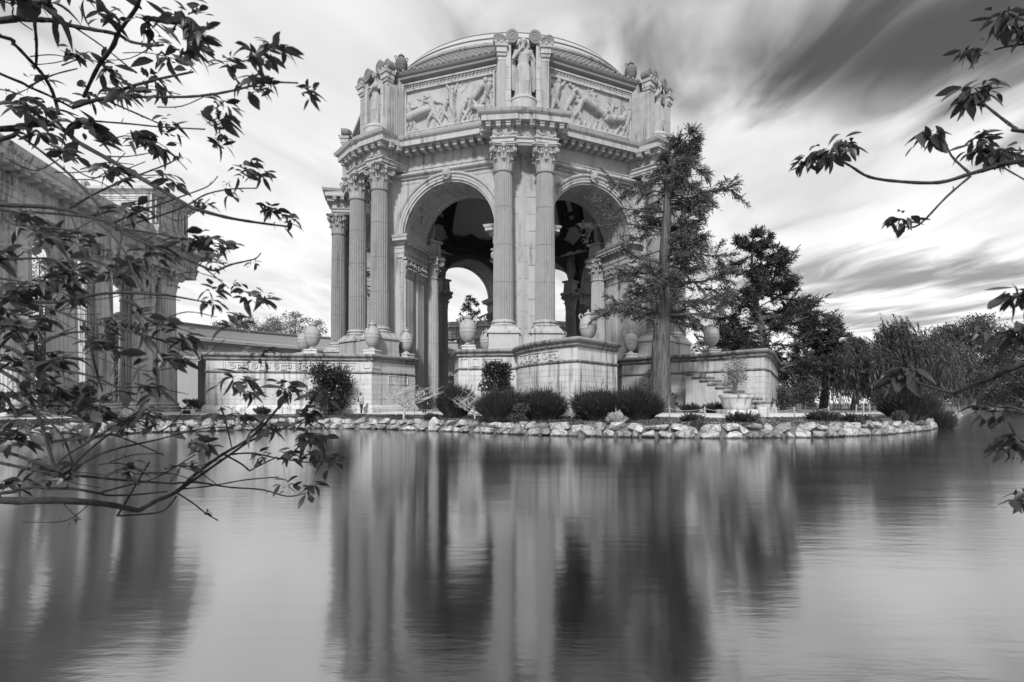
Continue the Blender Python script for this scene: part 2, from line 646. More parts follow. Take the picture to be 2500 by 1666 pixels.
def modillion(w=.36, l=1.0, h=.34):
    mb = MB()
    mb.box(-w / 2, w / 2, -l, 0, -h * .45, 0)
    mb.box(-w * .42, w * .42, -l * .92, -.02, -h, -h * .45 + .001, (-.02, 0))
    mb.box(-w * .55, w * .55, -l - .05, 0, -.07, -.002)
    mb.tube([(-w * .44, -l * .86, -h * .78), (w * .44, -l * .86, -h * .78)], .1, 8)
    return mb


def s_scroll(depth=2.0):
    """acroterion: an S of two volutes (plane x-z), running back in +y with a leafy spine"""
    mb = MB()
    def spiral(cx, cz, r, turns, a0, sg):
        pts = []
        n = int(turns * 14)
        for i in range(n + 1):
            q = i / n
            a = a0 + sg * q * turns * 2 * pi
            rr = r * (1 - .86 * q)
            pts.append((cx + rr * math.cos(a), cz + rr * math.sin(a)))
        return pts
    big = spiral(.62, .66, .54, 2.1, R(215), 1)
    sml = spiral(-.62, .40, .40, 1.9, R(35), 1)
    for pts in (big, sml):
        mb.tube([(x, -.03, z) for x, z in pts], .085, 6)
    mb.tube([(sml[0][0], -.03, sml[0][1]), (-.1, -.03, .58), (big[0][0], -.03, big[0][1])], .09, 6)
    for (cx, cz, r) in ((.62, .66, .55), (-.62, .40, .41)):
        m = MB().lathe([(r * .98, 0), (r, .05), (r * .9, .5), (r * .95, 1.0), (r * .8, depth)], 20)
        mb.join(m, Matrix.Translation((cx, 0, cz)) @ Matrix.Rotation(R(-90), 4, 'X'))
    mb.box(-.55, .5, .04, depth * .92, .06, .62)
    for i in range(5):                                         # overlapping leaves along the back
        y = .25 + i * depth / 5.4
        for sx in (-1, 1):
            mb.ball((sx * .35 + .05, y, .82 + .12 * sx), .20, 8, 5, (1.2, 1.5, .6))
    return mb


def urn_mesh(h=2.6, k=1.0, lid=True):
    """fluted amphora with two scroll handles, a plain band and a lidded neck"""
    p = [(.40, 0), (.42, .05), (.30, .12), (.20, .20), (.18, .27), (.30, .34), (.47, .50), (.60, .72), (.675, .98), (.69, 1.10), (.71, 1.12), (.71, 1.16), (.69, 1.18), (.70, 1.38), (.72, 1.40), (.72, 1.44),
         (.69, 1.46), (.66, 1.70), (.56, 1.92), (.40, 2.06), (.30, 2.10), (.29, 2.2), (.36, 2.24), (.38, 2.30), (.34, 2.34), (.20, 2.42), (.10, 2.48), (.05, 2.52), (.09, 2.57), (.05, 2.64), (.01, 2.68)]
    s = h / 2.68
    def md(a, r, z):
        z /= s
        if .34 < z < 1.08 or 1.47 < z < 2.0:
            return 1 - .028 * (.5 + .5 * math.cos(28 * a))
        return 1
    mb = MB().lathe([(r * s * k, z * s) for r, z in p], 56, mod=md)
    return mb


def urn_handle(h=2.6, k=1.0, side=1):
    s = h / 2.68
    pts = [(.42, 2.00), (.50, 2.18), (.62, 2.26), (.74, 2.22), (.76, 2.10), (.72, 1.96), (.62, 1.84), (.60, 1.72), (.66, 1.66)]
    return MB().tube([(side * x * s * k, 0, z * s) for x, z in pts], .055 * s, 7)


def body(kind, seed=0):
    """draped standing figure, feet at z=0, about 5 m tall, facing -y; one fused surface"""
    rnd = random.Random(seed)
    mb = MB()
    # drapery from hips to feet, folded
    def loft(rows, n=40, fold=.07, fr=11):
        o = len(mb.v)
        for (z, rx, ry, cx, cy, fd) in rows:
            for i in range(n):
                a = 2 * pi * i / n
                q = 1 + fd * math.sin(fr * a + z * 1.3) + fd * .5 * math.sin(5 * a - z * 2)
                mb.v.append((cx + rx * q * math.cos(a), cy + ry * q * math.sin(a), z))
        for k in range(len(rows) - 1):
            for i in range(n):
                j = (i + 1) % n
                mb.f.append((o + k * n + i, o + k * n + j, o + (k + 1) * n + j, o + (k + 1) * n + i))
        mb.f.append(tuple(o + i for i in reversed(range(n))))
        m = o + (len(rows) - 1) * n
        mb.f.append(tuple(m + i for i in range(n)))
    loft([(0, .62, .46, 0, .02, .10), (.4, .58, .42, 0, .02, .10), (1.2, .56, .40, .02, 0, .09), (2.0, .55, .40, .03, 0, .07), (2.5, .56, .40, .02, 0, .05), (2.85, .46, .34, 0, 0, .03)])
    mb.capsule((.22, -.18, 2.6), (.26, -.34, 1.4), .27, .22)        # advanced thigh under the cloth
    mb.capsule((.26, -.34, 1.4), (.24, -.18, .3), .21, .16)
    mb.capsule((-.22, -.12, 2.6), (-.22, -.16, 1.4), .27, .21)
    mb.capsule((-.22, -.16, 1.4), (-.22, -.10, .3), .2, .16)
    for s in (-1, 1):
        mb.capsule((s * .22, -.2, .07), (s * .26, -.52, .06), .13, .10)
    loft([(2.7, .43, .32, 0, 0, 0), (3.0, .38, .29, 0, -.01, 0), (3.3, .42, .30, 0, -.02, 0), (3.65, .50, .33, 0, -.03, 0), (3.95, .53, .30, 0, -.01, 0), (4.12, .42, .24, 0, 0, 0), (4.22, .2, .18, 0, 0, 0)], fold=0)
    for s in (-1, 1):
        mb.ball((s * .20, -.26, 3.70), .20, 10, 6, (1, .6, .8))
        mb.ball((s * .50, 0, 3.98), .20, 10, 6)
    mb.capsule((0, 0, 4.1), (0, -.04, 4.45), .17, .15)
    mb.ball((0, -.08, 4.78), .29, 14, 10, (.82, 1.0, 1.15))
    mb.ball((0, .02, 4.86), .33, 12, 8, (.9, 1.0, .95))               # hair
    mb.capsule((-.22, .14, 4.7), (-.30, .1, 4.2), .12, .10)
    mb.capsule((.22, .14, 4.7), (.30, .1, 4.2), .12, .10)
    mb.capsule((0, -.36, 4.80), (0, -.41, 4.70), .045, .055)          # nose
    mb.capsule((-.1, -.33, 4.86), (.1, -.33, 4.86), .05, .05)         # brow
    mb.capsule((-.07, -.345, 4.60), (.07, -.345, 4.60), .03, .03)     # mouth
    mb.ball((0, -.30, 4.52), .09, 8, 6)                               # chin
    def hand(p, d):
        p, d = Vector(p), Vector(d).normalized()
        mb.capsule(p, p + d * .16, .095, .085)
        sd = d.cross(Vector((0, 1, 0))).normalized()
        for i in range(4):
            q = p + d * .2 + sd * (i - 1.5) * .055
            mb.capsule(q, q + d * (.16 - .02 * abs(i - 1.3)) + Vector((0, -.03, 0)), .033, .026, 6)
        mb.capsule(p + sd * -.09, p + sd * -.15 + d * .14, .036, .028, 6)
    if kind == 'chin':                   # one hand to the chin, the other behind
        mb.capsule((-.52, 0, 3.95), (-.72, -.22, 3.30), .17, .14)
        mb.capsule((-.72, -.22, 3.30), (-.16, -.48, 4.02), .13, .10)
        hand((-.14, -.46, 4.08), (.3, .1, .9))
        mb.capsule((.52, 0, 3.95), (.80, .12, 3.30), .17, .14)
        mb.capsule((.80, .12, 3.30), (.66, .2, 2.70), .13, .10)
        hand((.66, .2, 2.66), (0, 0, -1))
    elif kind == 'fold':                 # arms folded over the chest
        for s in (-1, 1):
            mb.capsule((s * .52, 0, 3.95), (s * .66, -.16, 3.28), .17, .15)
            mb.capsule((s * .66, -.16, 3.28), (-s * .28, -.46, 3.52 + .08 * s), .14, .11)
            hand((-s * .30, -.45, 3.52 + .08 * s), (-s, .1, .15))
    else:                                # both forearms raised before the breast
        for s in (-1, 1):
            mb.capsule((s * .52, 0, 3.95), (s * .70, -.22, 3.34), .17, .14)
            mb.capsule((s * .70, -.22, 3.34), (s * .30, -.50, 3.92), .13, .10)
            hand((s * .28, -.5, 3.96), (-s * .3, 0, 1))
    # cloak hanging at both sides with wavy edge
    for s in (-1, 1):
        for i in range(6):
            z0, z1 = 3.8 - i * .1, .7 + rnd.random() * .5
            x = s * (.58 + .05 * i)
            mb.tube([(x, .18, z0), (x + s * .05, .16 - .04 * (i % 2), (z0 + z1) / 2), (x + s * .02, .2, z1)], [.07, .10, .08], 6)
    if kind == 'angel':
        for s in (-1, 1):
            for i in range(9):
                q = i / 8
                mb.capsule((s * .25, .3, 4.1), (s * (.45 + .75 * q), .45, 5.4 - 4.2 * q * q + .1), .13, .06, 6)
    return remesh(mb, 'figure_' + kind, .032, 1)


# --------------------------------------------------------------- relief carving as a real height field
def cap2(P0, P1, r0, r1):
    return (P0[0], P0[1], P1[0], P1[1], r0, r1)
def man2(x, z, h, lean=0.0, step=.25, arms=((.3, .9), (-.2, .6)), fl=1, drape=False):
    """capsules of a striding nude in relief; arms = elbow-free hand offsets relative to shoulder (in h)"""
    c = []
    hx, hz = x, z + h * .50
    sx, sz = x + fl * lean * h * .33, z + h * .80
    c += [cap2((hx, hz), (sx, sz), h * .075, h * .10)]
    c += [cap2((sx - .05 * h, sz), (sx + .05 * h, sz), h * .07, h * .07)]
    hd = (sx + fl * (lean * .12 + .02) * h, sz + h * .15)
    c += [cap2((sx, sz), hd, h * .035, h * .04), cap2(hd, (hd[0], hd[1] + .03 * h), h * .062, h * .06)]
    for s, k in ((1, step), (-1, -step)):
        kn = (hx + fl * k * h * .45 + fl * .05 * h, z + h * .27)
        ft = (hx + fl * k * h * .85, z)
        c += [cap2((hx, hz), kn, h * .072, h * .055), cap2(kn, ft, h * .052, h * .03), cap2(ft, (ft[0] + fl * .07 * h, ft[1]), h * .028, h * .022)]
    for ax, az in arms:
        ex, ez = sx + fl * ax * .5 * h + .03 * h, sz + az * .42 * h - .03 * h
        c += [cap2((sx, sz), (ex, ez), h * .045, h * .038), cap2((ex, ez), (sx + fl * ax * h, sz + az * h), h * .036, h * .026)]
    if drape:
        for i in range(4):
            c.append(cap2((sx - fl * .05 * h, sz - .03 * h * i), (sx - fl * (.32 + .06 * i) * h, sz - (.18 + .14 * i) * h), h * .03, h * .018))
    return c
def horse2(x, z, h, fl=1, rear=.35):
    c = []
    a = (x - fl * .42 * h, z + h * .50)
    b = (x + fl * .32 * h, z + h * (.58 + rear * .35))
    c += [cap2(a, b, h * .15, h * .15), cap2(a, (a[0], a[1] - .02 * h), h * .16, h * .15)]
    n = (b[0] + fl * .24 * h, b[1] + .32 * h)
    c += [cap2(b, n, h * .12, h * .07), cap2(n, (n[0] + fl * .20 * h, n[1] - .10 * h), h * .07, h * .04), cap2((n[0] - fl * .02 * h, n[1] + .05 * h), (n[0], n[1] + .12 * h), h * .02, h * .012)]
    for i in range(5):
        q = i / 4
        c.append(cap2((b[0] + fl * .22 * h * q, b[1] + .30 * h * q + .08 * h), (b[0] + fl * .22 * h * q - fl * .16 * h, b[1] + .30 * h * q), h * .03, h * .015))
    for dx, k1, k2 in ((-.36, (-.02, -.24), (-.14, -.5)), (-.50, (.10, -.26), (-.02, -.5))):
        p = (x + fl * dx * h, z + h * .46)
        q = (p[0] + fl * k1[0] * h, p[1] + k1[1] * h)
        w = (p[0] + fl * k2[0] * h, z)
        c += [cap2(p, q, h * .09, h * .045), cap2(q, w, h * .04, h * .028)]
    for dx, up in ((.10, .10), (.0, -.14)):
        p = (b[0] + fl * .02 * h, b[1] - .08 * h)
        q = (p[0] + fl * (.26 + dx) * h, p[1] - .10 * h + up * h)
        w = (q[0] - fl * .02 * h + fl * dx * h, q[1] - .26 * h)
        c += [cap2(p, q, h * .07, h * .04), cap2(q, w, h * .036, h * .025)]
    t = a
    c += [cap2(t, (t[0] - fl * .2 * h, t[1] - .05 * h), h * .05, h * .05), cap2((t[0] - fl * .2 * h, t[1] - .05 * h), (t[0] - fl * .26 * h, t[1] - .38 * h), h * .05, h * .02)]
    return c


def relief_mesh(name, W, Z0, Z1, caps, nx=300, nz=130, depth=1.1):
    xs = np.linspace(-W / 2, W / 2, nx)
    zs = np.linspace(Z0, Z1, nz)
    X, Z = np.meshgrid(xs, zs)
    Hh = np.zeros_like(X)
    for (x0, z0, x1, z1, r0, r1) in caps:
        dx, dz = x1 - x0, z1 - z0
        L = dx * dx + dz * dz + 1e-9
        t = np.clip(((X - x0) * dx + (Z - z0) * dz) / L, 0, 1)
        rr = r0 + (r1 - r0) * t
        d2 = (X - x0 - t * dx) ** 2 + (Z - z0 - t * dz) ** 2
        h = np.sqrt(np.maximum(rr * rr - d2, 0)) + np.where(d2 < rr * rr, rr * .55, 0)
        Hh = np.maximum(Hh, h * depth)
    # gentle tooling of the background, muscles
    Hh += (.03 * np.abs(np.sin(X * 8 + 3 * np.sin(Z * 3))) - .02) * (Hh > .04) + .02 * np.sin(X * 2.3 + Z * 3.1)
    V = np.stack([X, -Hh, Z], -1).reshape(-1, 3)
    me = bpy.data.meshes.new(name)
    idx = np.arange(nx * nz).reshape(nz, nx)
    q = np.stack([idx[:-1, :-1], idx[:-1, 1:], idx[1:, 1:], idx[1:, :-1]], -1).reshape(-1, 4)
    me.from_pydata(V.tolist(), [], q.tolist())
    me.shade_smooth()
    return me


# ------------------------------------------------------------------ THE ROTUNDA
GZ = 1.2                                           # ground level by the building
rot = thing('rotunda', (0, 0, GZ), 'huge open domed classical stone rotunda with arches and paired columns across the lagoon', 'rotunda')
def PA(k):                                         # pier angle
    return R(TH + 45 * k)
def FA(k):                                         # face angle (between pier k and k+1)
    return R(TH + 45 * k + 22.5)
def rp(name, me, mat, rz, lx=0, ly=0, lz=0, parent=None):
    """rotunda part given in a pier/face frame (x tangential, -y outward)"""
    c, s = math.cos(rz), math.sin(rz)
    return link(name, me, mat, rot, (lx * c - ly * s, lx * s + ly * c, lz - GZ), rz)
def sub(parent, name, me, mat, loc=(0, 0, 0), rz=0, sc=None):
    return link(name, me, mat, parent, loc, rz, sc)

AO, AI = 17.27, 12.88                               # apothems of outer and inner wall faces
HW, ZS = 4.65, 17.55                                # arch half width, springing
T22 = math.tan(R(22.5))
ZT = 25.15                                          # wall top (cornice soffit)

# --- arch wall of one face
def arch_wall():
    mb = MB()
    n = 40
    arc = [(HW * math.cos(pi - pi * i / n), ZS + HW * math.sin(pi * i / n)) for i in range(n + 1)]
    for (a, flip) in ((AO, 0), (AI, 1)):
        hw = a * T22
        q = []
        def quad(p):
            vs = [(t, -a, z) for t, z in p]
            mb.add(vs, [(3, 2, 1, 0) if flip else (0, 1, 2, 3)])
        for s in (-1, 1):
            x0, x1 = sorted((s * hw, s * HW))
            quad([(x0, GZ - .3), (x1, GZ - .3), (x1, ZS), (x0, ZS)])
            quad([(x0, ZS), (x1, ZS), (x1, ZT + .4), (x0, ZT + .4)])
        for i in range(n):
            quad([arc[i], arc[i + 1], (arc[i + 1][0], ZT + .4), (arc[i][0], ZT + .4)])
    ring = [(-HW, GZ - .3)] + arc + [(HW, GZ - .3)]
    for i in range(len(ring) - 1):
        (a, b), (c, d) = ring[i], ring[i + 1]
        mb.add([(a, -AO, b), (c, -AO, d), (c, -AI, d), (a, -AI, b)], [(0, 3, 2, 1)])
    return mb.mesh('arch_wall', 30)
ME_wall = arch_wall()

def archivolt():
    mb = MB()
    sec = [(4.66, -.02), (4.66, .12), (4.86, .14), (4.88, .20), (5.08, .22), (5.10, .28), (5.14, .33), (5.30, .33), (5.36, .28), (5.40, .10), (5.42, -.02)]
    n = 44
    o = len(mb.v)
    for i in range(n + 1):
        a = pi - pi * i / n
        for r, w in sec:
            mb.v.append((r * math.cos(a), -AO - w, ZS + r * math.sin(a)))
    m = len(sec)
    for i in range(n):
        for k in range(m - 1):
            mb.f.append((o + i * m + k, o + i * m + k + 1, o + (i + 1) * m + k + 1, o + (i + 1) * m + k))
    return mb.mesh('archivolt', 40)
ME_archivolt = archivolt()
def bead_arc():
    mb = MB()
    for i in range(76):
        a = R(3 + 174 * i / 75)
        mb.ball((5.22 * math.cos(a), -AO - .33, ZS + 5.22 * math.sin(a)), .075, 6, 4)
    for i in range(60):
        for z in (22.78,):
            mb.ball((-6.0 + 12.0 * i / 59, -AO - .12, z), .08, 6, 4)
    for s in (-1, 1):
        for i in range(26):
            mb.ball((s * 6.05, -AO - .08, 17.7 + i * .19), .075, 6, 4)
    return mb.mesh('bead_moulding', 60)
ME_bead = bead_arc()
ME_lion = lion_head(1.0).mesh('lion_head', 60)

# soffit and jamb stones of an arch: each its own piece, shared mesh
def vous(a0, a1, y0, y1):
    mb = MB()
    g = .018
    p = []
    for i in range(4):
        a = a0 + g / HW + (a1 - a0 - 2 * g / HW) * i / 3
        for r in (HW - .07, HW + .05):
            for y in (y0 + g, y1 - g):
                p.append((r * math.cos(a), -y, ZS + r * math.sin(a)))
    fs = []
    for i in range(3):
        b, c = i * 4, i * 4 + 4
        fs += [(b, c, c + 1, b + 1), (b, b + 2, c + 2, c), (b + 1, c + 1, c + 3, b + 3)]
    fs += [(0, 1, 3, 2), (12, 14, 15, 13)]
    return mb.add(p, fs)
ME_soffit = []
for j, (y0, y1) in enumerate(((13.55, 14.9), (14.9, 16.45))):
    a1 = pi / 14
    ME_soffit.append(vous(0, a1, y0, y1).mesh('soffit_stone', 30))
def soffit_band(y0, y1):
    mb = MB()
    n = 40
    for i in range(n + 1):
        a = pi * i / n
        for r, y in ((HW + .02, y0), (HW - .16, y0), (HW - .16, y1), (HW + .02, y1)):
            mb.v.append((r * math.cos(a), -y, ZS + r * math.sin(a)))
    for i in range(n):
        for k in range(3):
            mb.f.append((i * 4 + k, i * 4 + k + 1, i * 4 + 5 + k, i * 4 + 4 + k))
    return mb.mesh('soffit_band', 30)
ME_sband = [soffit_band(12.9, 13.5), soffit_band(16.5, 17.25)]

# impost entablature on the jambs (sits on pilasters), runs through the wall and returns on the outer face
def impost(s):
    mb = MB()
    path = [(s * (HW + .75), -AO - .0), (s * HW, -AO), (s * HW, -AI), (s * (HW + .62), -AI)]
    if s < 0:
        pass
    else:
        path = path[::-1]
    prof = [(0, 15.55), (.16, 15.55), (.16, 15.95), (.22, 15.97), (.22, 16.35), (.28, 16.4), (.20, 16.42), (.20, 16.75), (.34, 16.78), (.34, 16.95), (.75, 17.0), (.75, 17.25), (.82, 17.28), (.90, 17.50), (0, 17.52)]
    # travel so that outward points into the opening / away from the wall
    mb.sweep(path, [(q, z) for q, z in prof])
    for i in range(8):
        y = -(AI + .35 + i * (AO - AI - .6) / 7)
        mb.box(*(sorted((s * (HW - .36), s * (HW - .68)))), y - .13, y + .13, 16.80, 17.0)
    return mb.mesh('impost_entablature', 30)
def jamb_pilaster(s, y, w=.9):
    mb = MB()
    x0, x1 = sorted((s * HW, s * (HW - .14)))
    mb.box(x0, x1, -y - w / 2, -y + w / 2, GZ, 13.85)
    for i in range(6):
        yy = -y - w / 2 + .09 + i * (w - .18) / 5
        a, b = sorted((s * (HW - .14), s * (HW - .19)))
        mb.box(a, b, yy - .035, yy + .035, 2.4, 13.6)
    mb.box(*(sorted((s * HW, s * (HW - .24)))), -y - w / 2 - .08, -y + w / 2 + .08, GZ, 2.1, (.04, .04))
    # flattened corinthian capital
    cp = MB()
    c0, c1 = sorted((s * HW, s * (HW - .2)))
    cp.box(c0, c1, -y - w / 2, -y + w / 2, 13.85, 15.3, (-.10, -.16))
    for row, z0, h, n in ((0, 13.85, .7, 4), (1, 13.95, 1.1, 3)):
        for i in range(n):
            m = MB()
            acanthus(m, 0, .1, z0, h, .42, .36)
            yy = -y + (i - (n - 1) / 2) * .40
            cp.join(m, Matrix.Translation((s * (HW - .06), yy, 0)) @ Matrix.Rotation(0 if s < 0 else pi, 4, 'Z'))
    for q in (-1, 1):
        pts = []
        for i in range(13):
            a = R(120 - i * 42)
            rr = .26 - .018 * i
            pts.append((s * (HW - .36), -y + q * (w * .46 + rr * math.cos(a) * 1.1), 14.95 + rr * 1.2 * math.sin(a)))
        cp.tube(pts, .10, 5)
    cp.ball((s * (HW - .34), -y, 15.2), .17, 8, 5)
    cp.box(*(sorted((s * HW, s * (HW - .42)))), -y - w / 2 - .26, -y + w / 2 + .26, 15.38, 15.545)
    return mb.mesh('jamb_pilaster', 30), cp.mesh('pilaster_capital', 40)
ME_impost = {s: impost(s) for s in (-1, 1)}
ME_jpil = {(s, y): jamb_pilaster(s, y, w) for s in (-1, 1) for y, w in ((16.42, 1.55), (14.2, 1.35))}

# face entablature: architrave, plain frieze with beaded frame, cornice
def face_architrave():
    mb = MB()
    prof = [(0, 22.75), (.10, 22.75), (.10, 22.95), (.34, 23.0), (.42, 23.08), (.42, 23.22), (.30, 23.26), (.12, 23.34), (0, 23.36)]
    mb.sweep([(-6.3, -AO), (6.3, -AO)], prof)
    for (z0, z1) in ((23.55, 23.62), (24.78, 24.86)):
        mb.box(-5.3, 5.3, -AO - .07, -AO, z0, z1)
    for s in (-1, 1):
        mb.box(s * 5.3 - .05, s * 5.3 + .05, -AO - .068, -AO, 23.62, 24.78)
    for s in (-1, 1):                                     # fine fillets in the spandrels
        mb.box(min(s * 2.2, s * 5.7), max(s * 2.2, s * 5.7), -AO - .045, -AO, 22.36, 22.42)
        mb.box(s * 5.68 - .04, s * 5.68 + .04, -AO - .04, -AO, 18.2, 22.355)
    return mb.mesh('architrave_band', 30)
ME_farch = face_architrave()
CORN = [(0, 24.95), (.20, 24.95), (.24, 25.05), (.30, 25.15), (1.60, 25.16), (1.62, 25.14), (1.62, 25.60), (1.68, 25.62), (1.74, 25.68), (1.92, 25.90), (1.93, 25.96), (0, 25.98)]
def cornice_beads(mb, path, out, z, step=.22, r=.07):
    P = [Vector((p[0], p[1])) for p in path]
    for i in range(len(P) - 1):
        d = (P[i + 1] - P[i]); L = d.length
        d = d / L
        nrm = Vector((d.y, -d.x))
        k = int(L / step)
        for j in range(k):
            q = P[i] + d * (j + .5) * L / k + nrm * out
            mb.ball((q.x, q.y, z), r, 6, 4, (1, 1, 1.1))
mb = MB().sweep([(-5.2, -AO), (5.2, -AO)], CORN)
cornice_beads(mb, [(-4.1, -AO), (4.1, -AO)], 1.80, 25.78)
ME_fcorn = mb.mesh('face_cornice', 30)
ME_mod = modillion(.42, .98, .42).mesh('modillion', 30)

# pier entablature (breaks forward over the paired columns)
FR = [(-2.7, -17.6), (-2.7, -20.42), (-.95, -20.74), (-.95, -20.56), (.95, -20.56), (.95, -20.74), (2.7, -20.42), (2.7, -17.6)]
ARCHP = [(-.02, 23.40), (-.02, 23.62), (.06, 23.64), (.06, 23.86), (.12, 23.90), (.20, 23.96), (.20, 24.04), (0, 24.06)]
def pier_ent():
    mb = MB()
    mb.sweep(FR, [(0, 23.40)] + ARCHP)
    mb.sweep([(p[0], p[1]) for p in FR], [(0, 24.05), (0, 24.94)])
    mb.sweep([(p[0], p[1]) for p in FR], [(0, 24.93), (.10, 24.93), (.14, 25.0), (.22, 25.06), (.22, 25.16), (0, 25.17)])
    mb.prism([(-2.68, -18.0), (-2.68, -20.40), (-.95, -20.54), (.95, -20.54), (2.68, -20.40), (2.68, -18.0)], 23.42, 23.6)
    return mb.mesh('pier_entablature', 30)
ME_pent = pier_ent()
PC = [(-3.62, -19.15), (-4.0, -21.30), (-.28, -21.93), (-.28, -21.80), (.28, -21.80), (.28, -21.93), (4.0, -21.30), (3.62, -19.15)]
def pier_cornice():
    mb = MB()
    back = [(-3.5, -17.4), (3.5, -17.4)]
    prof = [(-1.0, 25.15), (-.33, 25.14), (-.33, 25.60), (-.27, 25.62), (-.2, 25.68), (-.02, 25.90), (0, 25.97), (-1.2, 26.0)]
    mb.sweep(PC, prof)
    mb.prism([(-3.3, -17.0), (-3.5, -19.2), (-3.6, -20.95), (0, -21.4), (3.6, -20.95), (3.5, -19.2), (3.3, -17.0)], 25.165, 25.99)
    cornice_beads(mb, [PC[0], PC[1], PC[2]], -.13, 25.78)
    cornice_beads(mb, [PC[5], PC[6], PC[7]], -.13, 25.78)
    return mb.mesh('pier_cornice', 30)
ME_pcorn = pier_cornice()

# scrolling vine of the pier frieze
def rinceau():
    mb = MB()
    segs = [((-2.7, -20.42), (-.95, -20.74), 2), ((-.95, -20.56), (.95, -20.56), 2), ((.95, -20.74), (2.7, -20.42), 2)]
    for (p0, p1, n) in segs:
        p0, p1 = Vector(p0), Vector(p1)
        d = p1 - p0
        L = d.length; d /= L
        nr = Vector((d.y, -d.x))
        n = max(1, round(L / .92))
        for i in range(n):
            c = (i + .5) * L / n
            sg = 1 if i % 2 else -1
            pts = []
            for q in range(22):
                a = sg * (R(-200) + q * R(38))
                rr = .36 * (1 - q / 25)
                s_, z_ = c + rr * math.cos(a), 24.49 + rr * math.sin(a) * 1.02
                w = p0 + d * s_ + nr * .03
                pts.append((w.x, w.y, z_))
            mb.tube(pts, [.085] * 22, 5)
            w = p0 + d * c + nr * .03
            for q in range(6):
                a = q * pi / 3
                mb.ball((w.x + d.x * .1 * math.cos(a), w.y + d.y * .1 * math.cos(a), 24.49 + .1 * math.sin(a)), .062, 6, 4)
            for q in range(5):
                a = R(40 + 72 * q)
                ww = p0 + d * min(max(c + .43 * math.cos(a), .06), L - .06) + nr * .02
                mb.ball((ww.x, ww.y, 24.49 + .38 * math.sin(a)), .09, 6, 4, (1, 1, .8))
    for s in (-1, 1):
        for c in (18.6, 19.6):
            pts = []
            for q in range(22):
                a = R(-200) + q * R(38)
                rr = .40 * (1 - q / 25)
                pts.append((s * 2.73, -(c + rr * math.cos(a)), 24.49 + rr * math.sin(a)))
            mb.tube(pts, .055, 5)
    return mb.mesh('scroll_frieze', 60)
ME_rin = rinceau()

# columns
COL_R, COL_T, CZ0, CZ1, CZ2 = 19.98, 1.77, 8.84, 21.40, 23.40
ME_shaft = fluted_shaft(.86, .735, CZ0, CZ1).mesh('column_shaft', 25)
ME_cap = corinthian(.735, CZ2 - CZ1).mesh('capital', 40)
ME_base = attic_base(.88, 1.06, 1.34, 1.22).mesh('column_base', 35)

def pedestal():
    mb = MB()
    for s in (-1, 1):
        x = s * COL_T
        mb.box(x - 1.25, x + 1.25, -COL_R - 1.25, -COL_R + 1.2, 5.8, 7.63)
        mb.box(x - 1.36, x + 1.36, -COL_R - 1.36, -COL_R + 1.3, 5.8, 6.5, (.08, .08))
    mb.box(-.6, .6, -COL_R - 1.1, -COL_R + 1.2, 6.0, 7.55)
    mb.box(-2.1, 2.1, -19.4, -17.9, 1.0, 7.2)
    return mb.mesh('pier_pedestal', 30)
ME_ped = pedestal()

# pier shaft wall: core plus separate ashlar blocks between the columns
def pier_core():
    mb = MB()
    mb.prism([(-1.5, -16.9), (-2.05, -17.86), (-1.3, -18.48), (1.3, -18.48), (2.05, -17.86), (1.5, -16.9)], GZ, 25.1)
    return mb.mesh('pier_core', 30)
ME_pcore = pier_core()
def block(x0, x1, y, z0, z1, t=.06, g=.014):
    mb = MB()
    b = .016
    return mb.box(x0 + g, x1 - g, y - t, y + .03, z0 + g, z1 - g)
ME_pblock = [MB().box(-1.28, .42, -18.56, -18.47, .016, 1.46).mesh('pier_block', 30), MB().box(.45, 1.28, -18.53, -18.47, .016, 1.46).mesh('pier_block', 30),
             MB().box(-1.28, -.45, -18.53, -18.47, .016, 1.46).mesh('pier_block', 30), MB().box(-.42, 1.28, -18.56, -18.47, .016, 1.46).mesh('pier_block', 30)]
ME_wblock = [MB().box(-7.0 + .02, -5.9, -AO - .045, -AO + .02, .014, 1.42).mesh('wall_block', 30), MB().box(-5.87, -4.66, -AO - .05, -AO + .02, .014, 1.42).mesh('wall_block', 30),
             MB().box(4.66, 5.87, -AO - .05, -AO + .02, .014, 1.42).mesh('wall_block', 30), MB().box(5.9, 6.98, -AO - .045, -AO + .02, .014, 1.42).mesh('wall_block', 30)]

# attic
AA = 17.0
def attic_wall():
    mb = MB()
    hw = AA * T22 + .05
    mb.box(-hw, hw, -AA, -AA + .6, 25.9, 32.8)
    # moulded frame around the relief
    def frame(x0, x1, z0, z1, w, out):
        mb.box(x0, x1, -AA - out, -AA + .02, z1, z1 + w)
        mb.box(x0, x1, -AA - out, -AA + .02, z0 - w, z0)
        mb.box(x0 - w, x0, -AA - out * .97, -AA + .02, z0 - w, z1 + w)
        mb.box(x1, x1 + w, -AA - out * .97, -AA + .02, z0 - w, z1 + w)
    frame(-4.35, 4.35, 27.1, 31.05, .16, .26)
    frame(-4.68, 4.68, 26.8, 31.72, .14, .20)
    for i in range(26):                                       # fret under the attic cornice
        x = -4.6 + i * .36
        z = 31.45
        mb.box(x, x + .24, -AA - .14, -AA, z + .13, z + .18)
        mb.box(x, x + .05, -AA - .135, -AA, z - .12, z + .13)
        mb.box(x + .05, x + .19, -AA - .138, -AA, z - .12, z - .07)
        mb.box(x + .14, x + .19, -AA - .13, -AA, z - .07, z + .05)
    for s in (-1, 1):
        mb.box(s * 5.15 - .16, s * 5.15 + .16, -AA - .10, -AA, 26.6, 31.7)
    return mb.mesh('attic_wall', 30)
ME_attic = attic_wall()
